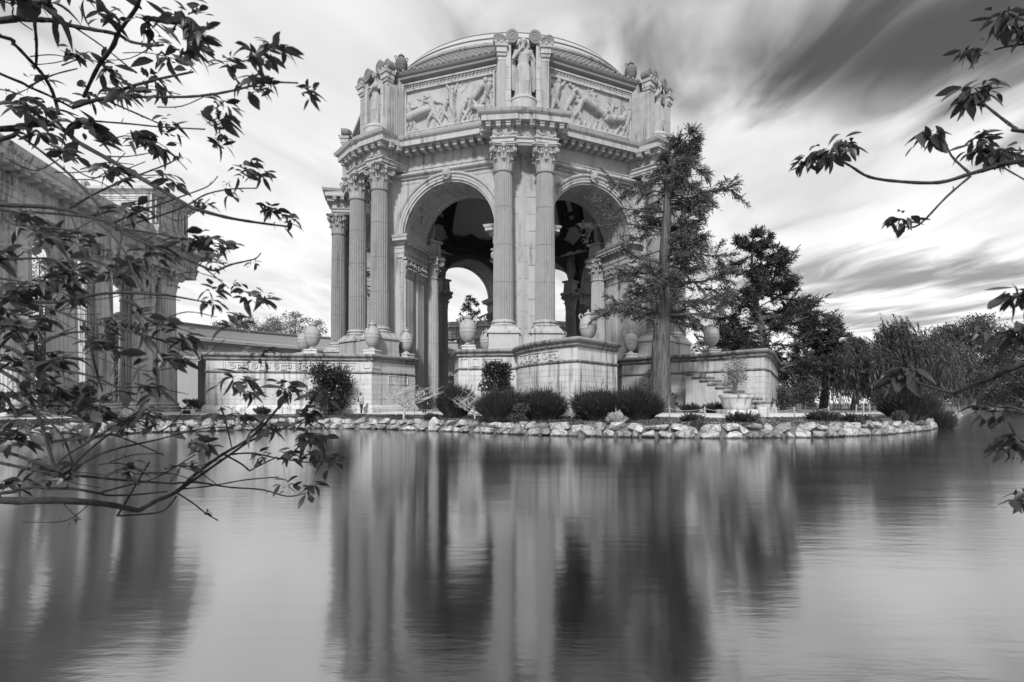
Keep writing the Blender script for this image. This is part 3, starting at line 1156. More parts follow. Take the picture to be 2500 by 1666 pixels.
def attic_cornice():
    mb = MB()
    mb.sweep([(-6.9, -AA), (6.9, -AA)], [(0, 31.9), (.12, 31.9), (.16, 32.0), (.42, 32.06), (.5, 32.12), (.5, 32.34), (.6, 32.38), (.72, 32.52), (.74, 32.58), (0, 32.68)])
    mb.box(-6.6, 6.6, -AA - .62, -AA + .4, 32.68, 32.78)
    return mb.mesh('attic_cornice', 30)
ME_acorn = attic_cornice()
def antefix():
    mb = MB()
    for i in range(20):
        x = -5.6 + i * 11.2 / 19
        mb.ball((x, -AA - .62, 32.76), .17, 8, 6, (1, 1.2, 1.1))
        mb.tube([(x, -AA - .62, 32.74), (x, -AA + .9, 33.02)], .10, 6)
    return mb.mesh('tile_row', 60)
ME_ante = antefix()

def attic_pier():
    mb = MB()
    RF = 19.40
    mb.prism([(-3.0, -15.9), (-2.13, -17.6), (-2.13, -18.2), (2.13, -18.2), (2.13, -17.6), (3.0, -15.9)], 25.9, 32.55)
    for s in (-1, 1):
        x0, x1 = sorted((s * 1.08, s * 2.15))
        mb.box(x0, x1, -RF, -17.4, 25.95, 31.5)
        mb.box(x0 - .08, x1 + .08, -RF - .12, -17.5, 25.96, 26.7, (.05, .05))
        for i in range(6):                                    # flutes read as fillets
            x = s * (1.60 + i * .105)
            mb.box(x - .032, x + .032, -RF - .08, -RF + .01, 26.8, 31.15)
        for i in range(9):
            y = -17.6 - i * .2
            a, b = sorted((s * 2.14, s * 2.22))
            mb.box(a, b, y - .05, y + .05, 26.8, 31.15)
        x0, x1 = sorted((s * 1.55, s * 2.20))
        mb.box(x0, x1, -RF - .09, -RF + .3, 31.16, 31.32)
        a, b = sorted((s * 1.08, s * 1.54))                   # plain inner cheek rises behind the scroll
        mb.box(a, b, -RF + .02, -17.6, 31.5, 33.0)
        for i in range(5):                                    # joints of the cheek stones
            mb.box(a + .01, b - .01, -RF - .025, -RF + .01, 26.75 + i * .96, 26.75 + i * .96 + .93)
        q = sorted((s * 1.50, s * 2.24))
        mb.box(q[0], q[1], -RF - .12, -18.8, 31.5, 31.72, (-.06, -.06))
        q = sorted((s * 1.44, s * 2.34))
        mb.box(q[0], q[1], -RF - .26, -18.75, 31.74, 32.2, (.02, .02))
        q = sorted((s * 1.38, s * 2.42))
        mb.box(q[0], q[1], -RF - .36, -18.7, 32.2, 32.45, (-.05, -.05))
        for i in range(3):
            mb.ball((s * (1.42 + i * .48), -RF - .36, 32.5), .13, 8, 6)
    mb.box(-1.08, 1.08, -18.5, -17.4, 25.95, 33.1)
    mb.box(-2.05, 2.05, -18.5, -15.9, 32.56, 32.7)
    return mb.mesh('attic_pier', 30)
ME_apier = attic_pier()
ME_scroll = s_scroll(2.0).mesh('scroll_acroterion', 40)
mb = MB().lathe([(1.16, 25.95), (1.16, 27.6), (1.22, 27.65), (1.22, 27.8), (1.08, 27.85), (1.0, 28.0)], 32)
ME_sped = mb.mesh('statue_plinth', 35)

FRONT_F = (-2, -1, 0, 1)                      # faces seen from outside (face k lies between pier k and k+1)
for k in range(8):
    fa = FA(k)
    kk = k if k < 4 else k - 8
    w = rp('arch_wall', ME_wall, M['stone'], fa)
    front = kk in FRONT_F
    if front:
        a = sub(w, 'archivolt', ME_archivolt, M['stone'])
        sub(w, 'bead_moulding', ME_bead, M['carved'])['kind'] = 'stuff'
        sub(w, 'lion_keystone', ME_lion, M['carved'], (0, -AO - .36, ZS + 5.1), 0, (.85, .85, .95))
        if kk in (-1, 0):
            for s in (-1, 1):
                sub(w, 'lion_stop', ME_lion, M['carved'], (s * 5.22, -AO - .2, ZS + .05), 0, (.6, .6, .6))
    for b in ME_sband:
        sub(w, 'soffit_band', b, M['stone'])
    if kk in (-1, 0, 3, -4):
        for j in range(2):
            for i in range(14):
                o = sub(w, 'soffit_stone', ME_soffit[j], M['stone'])
                o.location = (0, 0, ZS)
                o.rotation_euler = (0, -i * pi / 14, 0)
                # rotate about the springing axis
                o.location = (-math.sin(o.rotation_euler[1]) * ZS, 0, ZS - math.cos(o.rotation_euler[1]) * ZS)
    for s in (-1, 1):
        sub(w, 'impost_entablature', ME_impost[s], M['stone'])
        for y in (16.42, 14.2):
            p, c = ME_jpil[(s, y)]
            sub(w, 'jamb_pilaster', p, M['stone'])
            sub(w, 'pilaster_capital', c, M['carved'])
    if front:
        for i in range(11):
            if kk not in (-1, 0):
                break
            for q in ((0, 1) if i % 2 else (0, 1)):
                sub(w, 'wall_block', ME_wblock[q], M['stone'], (0, 0, GZ + i * 1.44))
                sub(w, 'wall_block', ME_wblock[q + 2], M['stone'], (0, 0, GZ + i * 1.44))
        rp('architrave_band', ME_farch, M['stone'], fa)
        c = rp('face_cornice', ME_fcorn, M['stone'], fa)
        for i in range(10):
            sub(c, 'modillion', ME_mod, M['stone'], (-3.6 + i * .8, -AO - .3, 25.15))
    aw = rp('attic_wall', ME_attic, M['stone'], fa)
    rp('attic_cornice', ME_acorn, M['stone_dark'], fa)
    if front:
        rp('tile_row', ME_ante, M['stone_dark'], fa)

VIS_P = (-2, -1, 0, 1, 2)
for k in range(8):
    kk = k if k < 5 else k - 8
    pa = PA(kk)
    core = rp('pier_core', ME_pcore, M['stone'], pa)
    if kk in VIS_P:
        for i in range(11):
            zz = 8.0 + i * 1.48
            if zz > 23:
                break
            for q in ((0, 1) if i % 2 else (2, 3)):
                sub(core, 'pier_block', ME_pblock[q], M['stone'], (0, 0, zz))
        rp('pier_pedestal', ME_ped, M['stone'], pa)
        for s in (-1, 1):
            c = rp('column', ME_shaft, M['column'], pa, s * COL_T, -COL_R)
            sub(c, 'capital', ME_cap, M['carved'], (0, 0, CZ1))
            sub(c, 'column_base', ME_base, M['stone'], (0, 0, CZ0))
        e = rp('pier_entablature', ME_pent, M['stone'], pa)
        sub(e, 'scroll_frieze', ME_rin, M['carved'])['kind'] = 'stuff'
        c = rp('pier_cornice', ME_pcorn, M['stone'], pa)
        for i in range(8):
            t = -2.9 + i * 5.8 / 7
            r = 21.75 - abs(t) * .165 - .5
            o = sub(c, 'modillion', ME_mod, M['stone'], (t, -r + .75, 25.15), R(-10 if t < 0 else 10) * (1 if t < 0 else 1))
        for s in (-1, 1):
            for i in range(2):
                sub(c, 'modillion', ME_mod, M['stone'], (s * 2.75, -19.1 - i * .85, 25.15), R(90 * s))
        ap = rp('attic_pier', ME_apier, M['stone'], pa)
        for s in (-1, 1):
            sub(ap, 'scroll_acroterion', ME_scroll, M['stone_dark'], (s * 1.60, -19.5, 32.5), 0, (-1.0 * s, .40, 1.1))
        sub(ap, 'statue_plinth', ME_sped, M['stone'], (0, -19.05, 0))

# figures in the attic niches, one to a pier
ME_fig = {'chin': body('chin', 1), 'fold': body('fold', 2), 'raise': body('raise', 3), 'angel': body('angel', 4)}
def world_of(rz, x, y, z):
    return (x * math.cos(rz) - y * math.sin(rz), x * math.sin(rz) + y * math.cos(rz), z)
for kk, fig, lab in ((0, 'chin', 'draped stone statue touching its chin, in the attic niche above the nearest columns'),
                     (-1, 'fold', 'draped stone statue with folded arms on the attic left of the left relief'),
                     (1, 'raise', 'draped stone statue with raised forearms on the attic above the tall conifer')):
    pa = PA(kk)
    o = link('statue', ME_fig[fig], M['carved'], None, world_of(pa, 0, -19.15, 28.0), pa, (1.22, 1.05, 1.02))
    tag(o, lab, 'statue', 'attic niche statues')

# relief panels
capsL = (man2(-.5, 27.3, 2.5, .3, .3, ((.3, .2), (-.3, .1)), 1, True) + horse2(3.0, 27.3, 1.7, -1, .2) + man2(1.35, 27.3, 2.2, .5, .3, ((.3, -.1), (.25, .2)), 1) + horse2(-2.9, 27.35, 2.5, 1, .2) + man2(-2.75, 28.5, 2.0, .15, .12, ((.3, .25), (-.32, .1)), 1) + man2(-4.0, 27.5, 2.6, -.2, .25, ((.35, .0), (-.3, .3)), 1, True)
         + man2(-1.5, 27.3, 3.0, .35, .32, ((.34, .15), (.36, -.12)), -1) + man2(.35, 27.35, 3.3, .0, .03, ((.16, .34), (-.18, .32)), 1)
         + man2(2.3, 27.3, 3.5, .8, .34, ((.36, .02), (.32, .14)), 1) + man2(3.6, 27.4, 3.3, -.35, .30, ((-.3, .3), (.34, .0)), -1, True) + man2(4.25, 27.3, 2.3, .1, .3, ((-.3, .1), (.2, .3)), -1)
         + [cap2((1.2, 30.0), (2.2, 31.0), .05, .04), cap2((1.0, 30.6), (1.9, 31.1), .05, .03), cap2((-4.6, 27.2), (4.6, 27.25), .16, .16)]
         + [cap2((.4 + i * .45, 27.2), (.7 + i * .45, 27.8 + .2 * (i % 2)), .14, .08) for i in range(8)])
capsR = (man2(1.4, 27.3, 2.4, .3, .3, ((.3, .3), (-.25, .1)), 1, True) + man2(-.6, 28.9, 1.8, .3, .3, ((.3, .3), (-.3, .1)), 1, True) + man2(3.3, 27.3, 2.2, -.2, .3, ((.3, .3), (-.3, .1)), 1) + horse2(.1, 27.5, 2.8, -1, .55) + man2(.35, 28.8, 2.1, .2, .12, ((.3, .3), (-.28, .15)), -1, True) + horse2(2.6, 27.3, 2.5, 1, .1) + man2(2.3, 28.5, 1.9, .25, .15, ((.34, .05), (-.3, .2)), 1, True)
         + man2(-3.9, 27.4, 3.5, .2, .28, ((.3, .34), (-.3, .2)), 1, True) + man2(-2.6, 27.35, 3.1, .5, .3, ((.36, .1), (.30, -.1)), 1) + man2(4.1, 27.3, 2.9, -.2, .2, ((-.34, .1), (.2, .28)), -1, True)
         + man2(-1.4, 27.3, 2.7, -.3, .3, ((.3, .3), (-.3, .1)), -1) + [cap2((-4.6, 27.2), (4.6, 27.25), .16, .16)]
         + [cap2((-2.3 + .35 * i, 30.8 - .1 * i), (-1.6 + .35 * i, 30.3 - .12 * i), .16, .08) for i in range(8)]
         + [cap2((-1.5 + i * .6, 27.2), (-1.2 + i * .6, 27.7 + .2 * (i % 2)), .14, .08) for i in range(9)])
for kk, caps, in ((-1, capsL), (0, capsR)):
    me = relief_mesh('relief_panel', 8.7, 27.1, 31.05, caps)
    o = rp('relief_panel', me, M['carved'], FA(kk), 0, -AA - .02, 0)

# dome
def dome():
    mb = MB()
    cap = [(14.5 * math.cos(R(a)), 35.72 + 4.75 * math.sin(R(a))) for a in range(0, 90, 5)] + [(0.02, 40.47)]
    return MB().lathe(cap, 96, cap=False).mesh('dome_shell', 50)
dm = rp('dome_shell', dome(), M['dome_cap'], 0)
ME = MB().lathe([(16.45, 32.6), (16.45, 33.35), (16.0, 33.5), (15.85, 33.95), (15.7, 34.0)], 96, cap=False).mesh('dome_drum', 30)
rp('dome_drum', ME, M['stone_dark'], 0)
mbk = MB()
rows = 6
for j in range(rows):                                        # overlapping fish-scale tiles
    r = 15.68 - j * .092
    z = 34.0 + j * .195
    n = 210
    for i in range(n):
        a = 2 * pi * (i + .5 * (j % 2)) / n
        if math.cos(a + pi / 2) < -.2:
            continue
        ca, sa = math.cos(a), math.sin(a)
        w = pi * r / n * .98
        pts = []
        for (t, zz, o_) in ((-w, .25, -.08), (-w, .10, .02), (-w * .6, .02, .05), (0, -.02, .07), (w * .6, .02, .05), (w, .10, .02), (w, .25, -.08), (0, .25, -.03)):
            rr = r + o_ + (.03 if abs(t) < w * .9 else -.02)
            pts.append((rr * ca - t * sa, rr * sa + t * ca, z + zz))
        mbk.add(pts, [(0, 1, 2, 3, 7), (7, 3, 4, 5, 6)])
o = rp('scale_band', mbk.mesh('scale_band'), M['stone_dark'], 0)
o['kind'] = 'stuff'
rp('scale_band_core', MB().lathe([(15.66, 33.98), (15.08, 35.2)], 96, cap=False).mesh('scale_band_core', 50), M['stone_dark'], 0)
ME = MB().lathe([(15.1, 35.12), (15.32, 35.16), (15.40, 35.26), (15.32, 35.36), (15.2, 35.4), (15.26, 35.48), (15.2, 35.56), (14.9, 35.6), (14.85, 35.70), (14.4, 35.74)], 96, cap=False).mesh('dome_ring', 40)
rp('dome_ring', ME, M['stone'], 0)
for a_ in (9, 24, 50):
    r_, z_ = 14.5 * math.cos(R(a_)), 35.72 + 4.75 * math.sin(R(a_))
    rp('dome_seam', MB().lathe([(r_ + .06, z_ - .05), (r_ + .10, z_ + .03), (r_ - .02, z_ + .10)], 96, cap=False).mesh('dome_seam', 40), M['stone_dark'], 0)
ME = MB().prism([(17.6 * math.sin(PA(k) ), -17.6 * math.cos(PA(k))) for k in range(8)], 32.60, 32.66).mesh('attic_roof')
rp('attic_roof', ME, M['roof'], 0)

# inside: vault with painted ribs and panels
def vault():
    prof = [(13.3 * math.cos(R(a)), 24.2 + 12.2 * math.sin(R(a))) for a in range(-8, 90, 4)] + [(.05, 36.4)]
    return MB().lathe(prof, 64, cap=False).mesh('inner_vault', 60)
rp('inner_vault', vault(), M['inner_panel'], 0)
def vpt(az, el, out=0.0):
    r, z = (13.3 - out) * math.cos(R(el)), 24.2 + (12.2 - out) * math.sin(R(el))
    return (r * math.sin(az), -r * math.cos(az), z)
def vbar(mb, path, w=.5, out=.35):
    """flat bar following the vault between (az_deg, el_deg) points"""
    P = []
    for (a0, e0), (a1, e1) in zip(path[:-1], path[1:]):
        for q in range(5):
            P.append((a0 + (a1 - a0) * q / 5, e0 + (e1 - e0) * q / 5))
    P.append(path[-1])
    ring = []
    for i, (a, e) in enumerate(P):
        c = Vector(vpt(R(a), e, .02)); n = Vector(vpt(R(a), e, out)) - c
        b = Vector(vpt(R(P[min(i + 1, len(P) - 1)][0]), P[min(i + 1, len(P) - 1)][1])) - Vector(vpt(R(P[max(i - 1, 0)][0]), P[max(i - 1, 0)][1]))
        t = b.cross(n).normalized() * w / 2
        ring.append([c + t, c + n + t, c + n - t, c - t])
    o = len(mb.v)
    for r_ in ring:
        mb.v += [tuple(x) for x in r_]
    for i in range(len(ring) - 1):
        for k in range(3):
            mb.f.append((o + i * 4 + k, o + i * 4 + k + 1, o + i * 4 + 5 + k, o + i * 4 + 4 + k))
for k in range(8):
    mb = MB()
    for s in (-1, 1):
        vbar(mb, [(s * 4.5, 10), (s * 4.5, 38), (s * 3, 60)], .9, .45)
        vbar(mb, [(s * 7.2, 4), (s * 7.2, 36), (s * 11, 44), (s * 8, 62)], .55, .65)
        vbar(mb, [(s * 4.5, 10), (s * 9, 4), (s * 14, -2)], .7, .5)
    vbar(mb, [(-4.5, 12), (4.5, 12)], .9, .45)
    vbar(mb, [(-4.5, 18), (4.5, 18)], .5, .45)
    vbar(mb, [(-4.5, 38), (4.5, 38)], .9, .45)
    vbar(mb, [(-9, 2), (0, -5), (9, 2)], .8, .4)
    vbar(mb, [(11, 44), (22.5, 48), (34, 44)], .8, .6)
    vbar(mb, [(14, -2), (22.5, 4), (31, -2)], 1.6, .5)
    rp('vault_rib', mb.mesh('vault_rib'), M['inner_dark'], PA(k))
mb = MB().sweep([(12.88 / math.cos(R(22.5)) * math.sin(PA(k)), -12.88 / math.cos(R(22.5)) * math.cos(PA(k))) for k in range(8)], [(0, 22.7), (-.25, 22.75), (-.3, 23.0), (-.8, 23.1), (-.85, 23.5), (0, 23.55)], closed=True)
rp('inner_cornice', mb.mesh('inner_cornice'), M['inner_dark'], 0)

def inner_spandrel():
    mb = MB()
    n = 32
    hw = AI * T22
    for i in range(n):
        a0, a1 = pi - pi * i / n, pi - pi * (i + 1) / n
        p = [(HW * math.cos(a0) * 1.0, ZS + .1 + HW * math.sin(a0)), (HW * math.cos(a1), ZS + .1 + HW * math.sin(a1))]
        mb.add([(p[0][0], -AI + .03, p[0][1]), (p[0][0], -AI + .03, 25.3), (p[1][0], -AI + .03, 25.3), (p[1][0], -AI + .03, p[1][1])], [(0, 1, 2, 3)])
    for s in (-1, 1):
        a, b = sorted((s * HW, s * hw))
        mb.add([(a, -AI + .03, ZS), (a, -AI + .03, 25.3), (b, -AI + .03, 25.3), (b, -AI + .03, ZS)], [(0, 1, 2, 3)])
    for (r0, r1, o) in ((4.72, 5.0, .22), (5.06, 5.26, .30)):
        for i in range(n):
            a0, a1 = pi * i / n, pi * (i + 1) / n
            q = []
            for a in (a0, a1):
                for r, oo in ((r0, .03), (r0, o), (r1, o), (r1, .03)):
                    q.append((r * math.cos(a), -AI + oo, ZS + r * math.sin(a)))
            mb.add(q, [(0, 1, 5, 4), (1, 2, 6, 5), (2, 3, 7, 6)])
    return mb.mesh('inner_spandrel', 30)
ME_isp = inner_spandrel()
for k in range(8):
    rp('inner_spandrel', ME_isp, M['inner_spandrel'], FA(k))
# inner columns carrying winged figures
ME_ishaft = fluted_shaft(.78, .68, GZ, 14.9, 3).mesh('inner_column', 25)
ME_icap = corinthian(.68, 1.9).mesh('inner_capital', 40)
mb = MB().box(-.95, .95, -.95, .95, 16.8, 17.0, (-.06, -.06)).box(-.72, .72, -.72, .72, 17.0, 18.4, (.08, .08)).box(-.85, .85, -.85, .85, 18.4, 18.62)
ME_iped = mb.mesh('figure_pedestal', 30)
for k in (-3, -2, -1, 0, 1, 2, 3, 4):
    pa = PA(k)
    mt = M['stone'] if abs(k) <= 1 else M['stone_dark']
    c = rp('inner_column', ME_ishaft, M['stone'], pa, 0, -12.35)
    sub(c, 'capital', ME_icap, M['carved'], (0, 0, 14.9))
    sub(c, 'figure_pedestal', ME_iped, M['stone'])
    if abs(k) in (1, 3):
        o = link('angel_statue', ME_fig['angel'], M['carved'], None, world_of(pa, 0, -12.3, 18.63), pa + pi, (.66, .66, .66))
        nm = {-3: 'far column seen through the left arch', 3: 'far column seen through the right arch', -1: 'near column left of the left arch', 1: 'near column beside the conifer'}[k]
        tag(o, 'winged stone figure inside the rotunda on the ' + nm, 'statue', 'winged figures inside the rotunda')
# ------------------------------------------------------------------ shoreline, ground, water
SH = [(-6000, 9), (-1500, 14), (-600, 19), (-200, 23), (0, 25), (120, 27), (300, 34.6), (490, 37), (770, 41.5), (900, 40.5), (1035, 38), (1280, 33), (1405, 31.5), (1650, 30), (1755, 29.7), (2000, 30.5), (2155, 33), (2257, 38),
      (2300, 46), (2328, 58), (2352, 82), (2375, 120), (2420, 150), (2700, 150), (6500, 120)]
SHU, SHD = [p[0] for p in SH], [p[1] for p in SH]
def dsh(u):
    return float(np.interp(u, SHU, SHD))
GS = [(-40, -1.2), (-4, -1.0), (-1, -.5), (0, -.12), (.25, .25), (.6, .60), (1.2, .72), (2.2, .80), (3.5, .92), (6, 1.05), (10, 1.18), (14, 1.22), (60, 1.22), (1500, 1.3)]
def gz(s):
    return float(np.interp(s, [p[0] for p in GS], [p[1] for p in GS]))
def ground_at(u, s):
    d = dsh(u) + s
    return Vector((px_x(u, d), -DIST + d, gz(s)))
def on_ground(u, d):
    return Vector((px_x(u, d), -DIST + d, gz(d - dsh(u))))
def ground_xy(x, y):
    d = y + DIST
    return gz(d - dsh(X0 + F * x / max(d, 1)))

def ground_mat(name, base):
    m, g, b, out = mat_new(name)
    b.inputs['Roughness'].default_value = .95
    pos = g.n('ShaderNodeNewGeometry').outputs['Position']
    a, c, d = g.noise(pos, .6, 5, .65), g.noise(pos, 5, 5, .7), g.noise(pos, 30, 3, .6)
    v = g.math('ADD', g.math('MULTIPLY', g.ramp(a, .35, .65), .6), g.math('ADD', g.math('MULTIPLY', c, .8), g.math('MULTIPLY', d, .5)))
    grey(g, b, g.math('MULTIPLY', v, base))
    bump(g, b, g.math('ADD', c, d), .6, .05)
    return m
M['ground'] = ground_mat('bank_soil', .11)
us = sorted(set(list(np.linspace(-5500, -200, 40)) + list(np.linspace(-200, 2420, 190)) + list(np.linspace(2430, 6000, 50))))
ss = [-40, -4, -1, -.4, 0, .25, .6, 1.2, 2.2, 3.5, 4.7, 6, 8, 10, 14, 20, 30, 60, 150, 500, 1500]
mb = MB()
for i, u in enumerate(us):
    for j, s in enumerate(ss):
        s2 = max(s, 3.4 - dsh(u)) if s < 0 else s
        d = dsh(u) + s2
        mb.v.append((px_x(u, d), -DIST + d, gz(s) + (.05 * math.sin(u * .05 + s) * math.sin(s * 1.7 + u * .013) if .3 < s < 4 else 0)))
n = len(ss)
for i in range(len(us) - 1):
    for j in range(n - 1):
        mb.f.append((i * n + j, (i + 1) * n + j, (i + 1) * n + j + 1, i * n + j + 1))
tag(link('ground', mb.mesh('ground', 60), M['ground']), kind='structure')
# the near bank on which the camera stands
mb = MB()
xs = np.linspace(-60, 60, 61)
prof = [(2.9, -1.2), (2.5, -.3), (2.1, .15), (1.2, .42), (-.5, .5), (-8, .6), (-60, .8)]
for x in xs:
    w = .35 * math.sin(x * .7) + .2 * math.sin(x * 1.9)
    for (d, z) in prof:
        mb.v.append((x, -DIST + d + (w if d > 0 and abs(x) > 1.0 else 0) + (1.6 * min(1, max(0, (abs(x) - 2.6) / 2)) if d > 0 else 0), z))
n = len(prof)
for i in range(len(xs) - 1):
    for j in range(n - 1):
        mb.f.append((i * n + j, i * n + j + 1, (i + 1) * n + j + 1, (i + 1) * n + j))
tag(link('near_bank_ground', mb.mesh('near_bank_ground', 60), M['ground']), kind='structure')

def water_mat():
    m, g, b, out = mat_new('lagoon_water')
    b.inputs['Roughness'].default_value = .5
    grey(g, b, .003)
    b.inputs['Specular IOR Level'].default_value = 0
    gl = g.n('ShaderNodeBsdfGlossy')
    gl.inputs['Anisotropy'].default_value = .4
    tg = g.n('ShaderNodeCombineXYZ')
    tg.inputs[0].default_value = 1.0
    g.l(tg.outputs[0], gl.inputs['Tangent'])
    gl.inputs['Color'].default_value = (.95, .95, .95, 1)
    fr = g.n('ShaderNodeFresnel')
    fr.inputs['IOR'].default_value = 2.0
    mx = g.n('ShaderNodeMixShader')
    fac = g.math('ADD', .36, g.math('MULTIPLY', fr.outputs[0], .64), clamp=True)
    g.l(fac, mx.inputs[0])
    g.l(b.outputs[0], mx.inputs[1]); g.l(gl.outputs[0], mx.inputs[2])
    g.l(mx.outputs[0], out.inputs[0])
    pos = g.n('ShaderNodeNewGeometry').outputs['Position']
    n1 = g.noise(g.mapping(pos, (.9, 3.2, 1), (0, 0, 0), (0, 0, R(12))), 1.6, 4, .6)
    n2 = g.noise(g.mapping(pos, (.5, 1.6, 1), (0, 0, 0), (0, 0, R(-18))), .5, 3, .5)
    h = g.math('ADD', g.math('MULTIPLY', n1, .5), n2)
    bm = g.n('ShaderNodeBump')
    bm.inputs['Strength'].default_value = .05
    bm.inputs['Distance'].default_value = .12
    g.l(h, bm.inputs['Height'])
    g.l(bm.outputs[0], gl.inputs['Normal'])
    rn = g.noise(g.mapping(pos, (.25, .7, 1)), .6, 3, .5)
    g.l(g.math('ADD', .075, g.math('MULTIPLY', rn, .07)), gl.inputs['Roughness'])
    return m
M['water'] = water_mat()
mb = MB().add([(-900, -DIST - 6, 0), (900, -DIST - 6, 0), (900, 400, 0), (-900, 400, 0)], [(0, 1, 2, 3)])
tag(link('lagoon_water', mb.mesh('lagoon_water'), M['water']), kind='structure')

# path behind the planted bank
def strip(name, s0, s1, u0, u1, mat, dz=.012, n=150):
    mb = MB()
    for i in range(n + 1):
        u = u0 + (u1 - u0) * i / n
        k = 6
        for j in range(k + 1):
            s = s0 + (s1 - s0) * j / k + (.12 * math.sin(u * .021) if j in (0, k) else 0)
            p = ground_at(u, s)
            mb.v.append((p.x, p.y, p.z + dz))
    for i in range(n):
        for j in range(k):
            mb.f.append((i * (k + 1) + j, (i + 1) * (k + 1) + j, (i + 1) * (k + 1) + j + 1, i * (k + 1) + j + 1))
    return tag(link(name, mb.mesh(name, 60), mat), kind='structure')
strip('path', 4.6, 9.4, -150, 2240, M['concrete'], .02)

# ------------------------------------------------------------------ rock edging, every stone its own piece
def rock_mesh(seed, w, h, dpt):
    rnd = random.Random(seed)
    bm = bmesh.new()
    for i in range(15):
        a, b = rnd.uniform(0, 2 * pi), math.asin(rnd.uniform(-1, 1))
        x, y, z = math.cos(a) * math.cos(b), math.sin(a) * math.cos(b), math.sin(b)
        f = lambda q: math.copysign(abs(q) ** .62, q)
        k = rnd.uniform(.80, 1.12)
        bm.verts.new((f(x) * w / 2 * k, f(y) * dpt / 2 * k, f(z) * h / 2 * k))
    r = bmesh.ops.convex_hull(bm, input=bm.verts)
    bmesh.ops.delete(bm, geom=[e for e in r['geom_interior'] if isinstance(e, bmesh.types.BMVert)], context='VERTS')
    bmesh.ops.bevel(bm, geom=bm.edges[:], offset=min(w, h) * .03, segments=1, affect='EDGES')
    me = bpy.data.meshes.new('stone')
    bm.to_mesh(me); bm.free()
    return me
rw = thing('rock_wall', ground_at(1250, 0), 'low dry rock edging of pale boulders along the island waterline', 'rock wall')
shore = [ground_at(u, 0) for u in np.linspace(-80, 2345, 600)]
cum = [0]
for a, b in zip(shore[:-1], shore[1:]):
    cum.append(cum[-1] + (b - a).length)
def along(s):
    i = min(max(int(np.searchsorted(cum, s)) - 1, 0), len(shore) - 2)
    t = (s - cum[i]) / max(cum[i + 1] - cum[i], 1e-6)
    p = shore[i].lerp(shore[i + 1], t)
    d = (shore[min(i + 4, len(shore) - 1)] - shore[max(i - 3, 0)]).normalized()
    return p, math.atan2(d.y, d.x)
rnd = random.Random(21)
nrock = 0
for row, (zc, off, hmin, hmax, wmin, wmax) in enumerate(((.14, .05, .42, .66, .45, 1.45), (.54, .32, .30, .56, .4, 1.5))):
    s = rnd.uniform(0, .5)
    while s < cum[-1] - .5:
        w = wmin + (wmax - wmin) * rnd.random() ** 1.5
        if row == 1 and rnd.random() < .08:
            w *= 1.35
        h = rnd.uniform(hmin, hmax)
        p, an = along(s + w / 2)
        if (p.y + DIST) > 70:
            w *= 1.6
        nx, ny = -math.sin(an), math.cos(an)
        me = rock_mesh(nrock * 7 + 3, w * 1.03, h * 1.16, .8)
        o = link('stone', me, M['rock'], rw, Vector((p.x + nx * off, p.y + ny * off, zc + rnd.uniform(-.05, .05))) - rw.location)
        o.rotation_euler = (rnd.uniform(-.25, .2), rnd.uniform(-.38, .38), an + rnd.uniform(-.2, .2))
        nrock += 1
        s += w * 1.0
# ------------------------------------------------------------------ podiums round the rotunda
ZP = 6.23
class Wall:
    def __init__(s, pts):
        s.p = [Vector(q) for q in pts]
        s.c = [0]
        for a, b in zip(s.p[:-1], s.p[1:]):
            s.c.append(s.c[-1] + (b - a).length)
        s.L = s.c[-1]
    def at(s, q):
        i = min(max(int(np.searchsorted(s.c, q)) - 1, 0), len(s.p) - 2)
        t = (q - s.c[i]) / (s.c[i + 1] - s.c[i])
        d = (s.p[i + 1] - s.p[i]).normalized()
        return s.p[i].lerp(s.p[i + 1], t), Vector((d.y, -d.x))
    def piece(s, mb, q0, q1, z0, z1, o0, o1):
        """a slab on the wall between stations q0, q1"""
        qs = [q0] + [c for c in s.c if q0 + .02 < c < q1 - .02] + [q1]
        b = len(mb.v)
        for k, q in enumerate(qs):
            p, n = s.at(min(max(q, 1e-4), s.L - 1e-4))
            if 0 < k < len(qs) - 1:
                p2, n2 = s.at(q + .01)
                n = (n + n2); n = n / max(n.dot(n2), .3)
            for o in (o0, o1):
                for z in (z0, z1):
                    mb.v.append((p.x + n.x * o, p.y + n.y * o, z))
        for k in range(len(qs) - 1):
            i, j = b + k * 4, b + k * 4 + 4
            mb.f += [(i + 2, j + 2, j + 3, i + 3), (i + 3, j + 3, j + 1, i + 1), (i, j, j + 2, i + 2)]
        e = b + (len(qs) - 1) * 4
        mb.f += [(b, b + 2, b + 3, b + 1), (e, e + 1, e + 3, e + 2)]

def V2(u, d):
    return (px_x(u, d), -DIST + d)
def resample(pts, n, closed=False):
    """Catmull-Rom through plan points"""
    out = []
    P = [Vector(p) for p in pts]
    for i in range(len(P) - 1):
        a, b, c, d = P[max(i - 1, 0)], P[i], P[i + 1], P[min(i + 2, len(P) - 1)]
        for k in range(n):
            t = k / n
            out.append(.5 * ((2 * b) + (-a + c) * t + (2 * a - 5 * b + 4 * c - d) * t * t + (-a + 3 * b - 3 * c + d) * t ** 3))
    out.append(P[-1])
    return [tuple(q) for q in out]

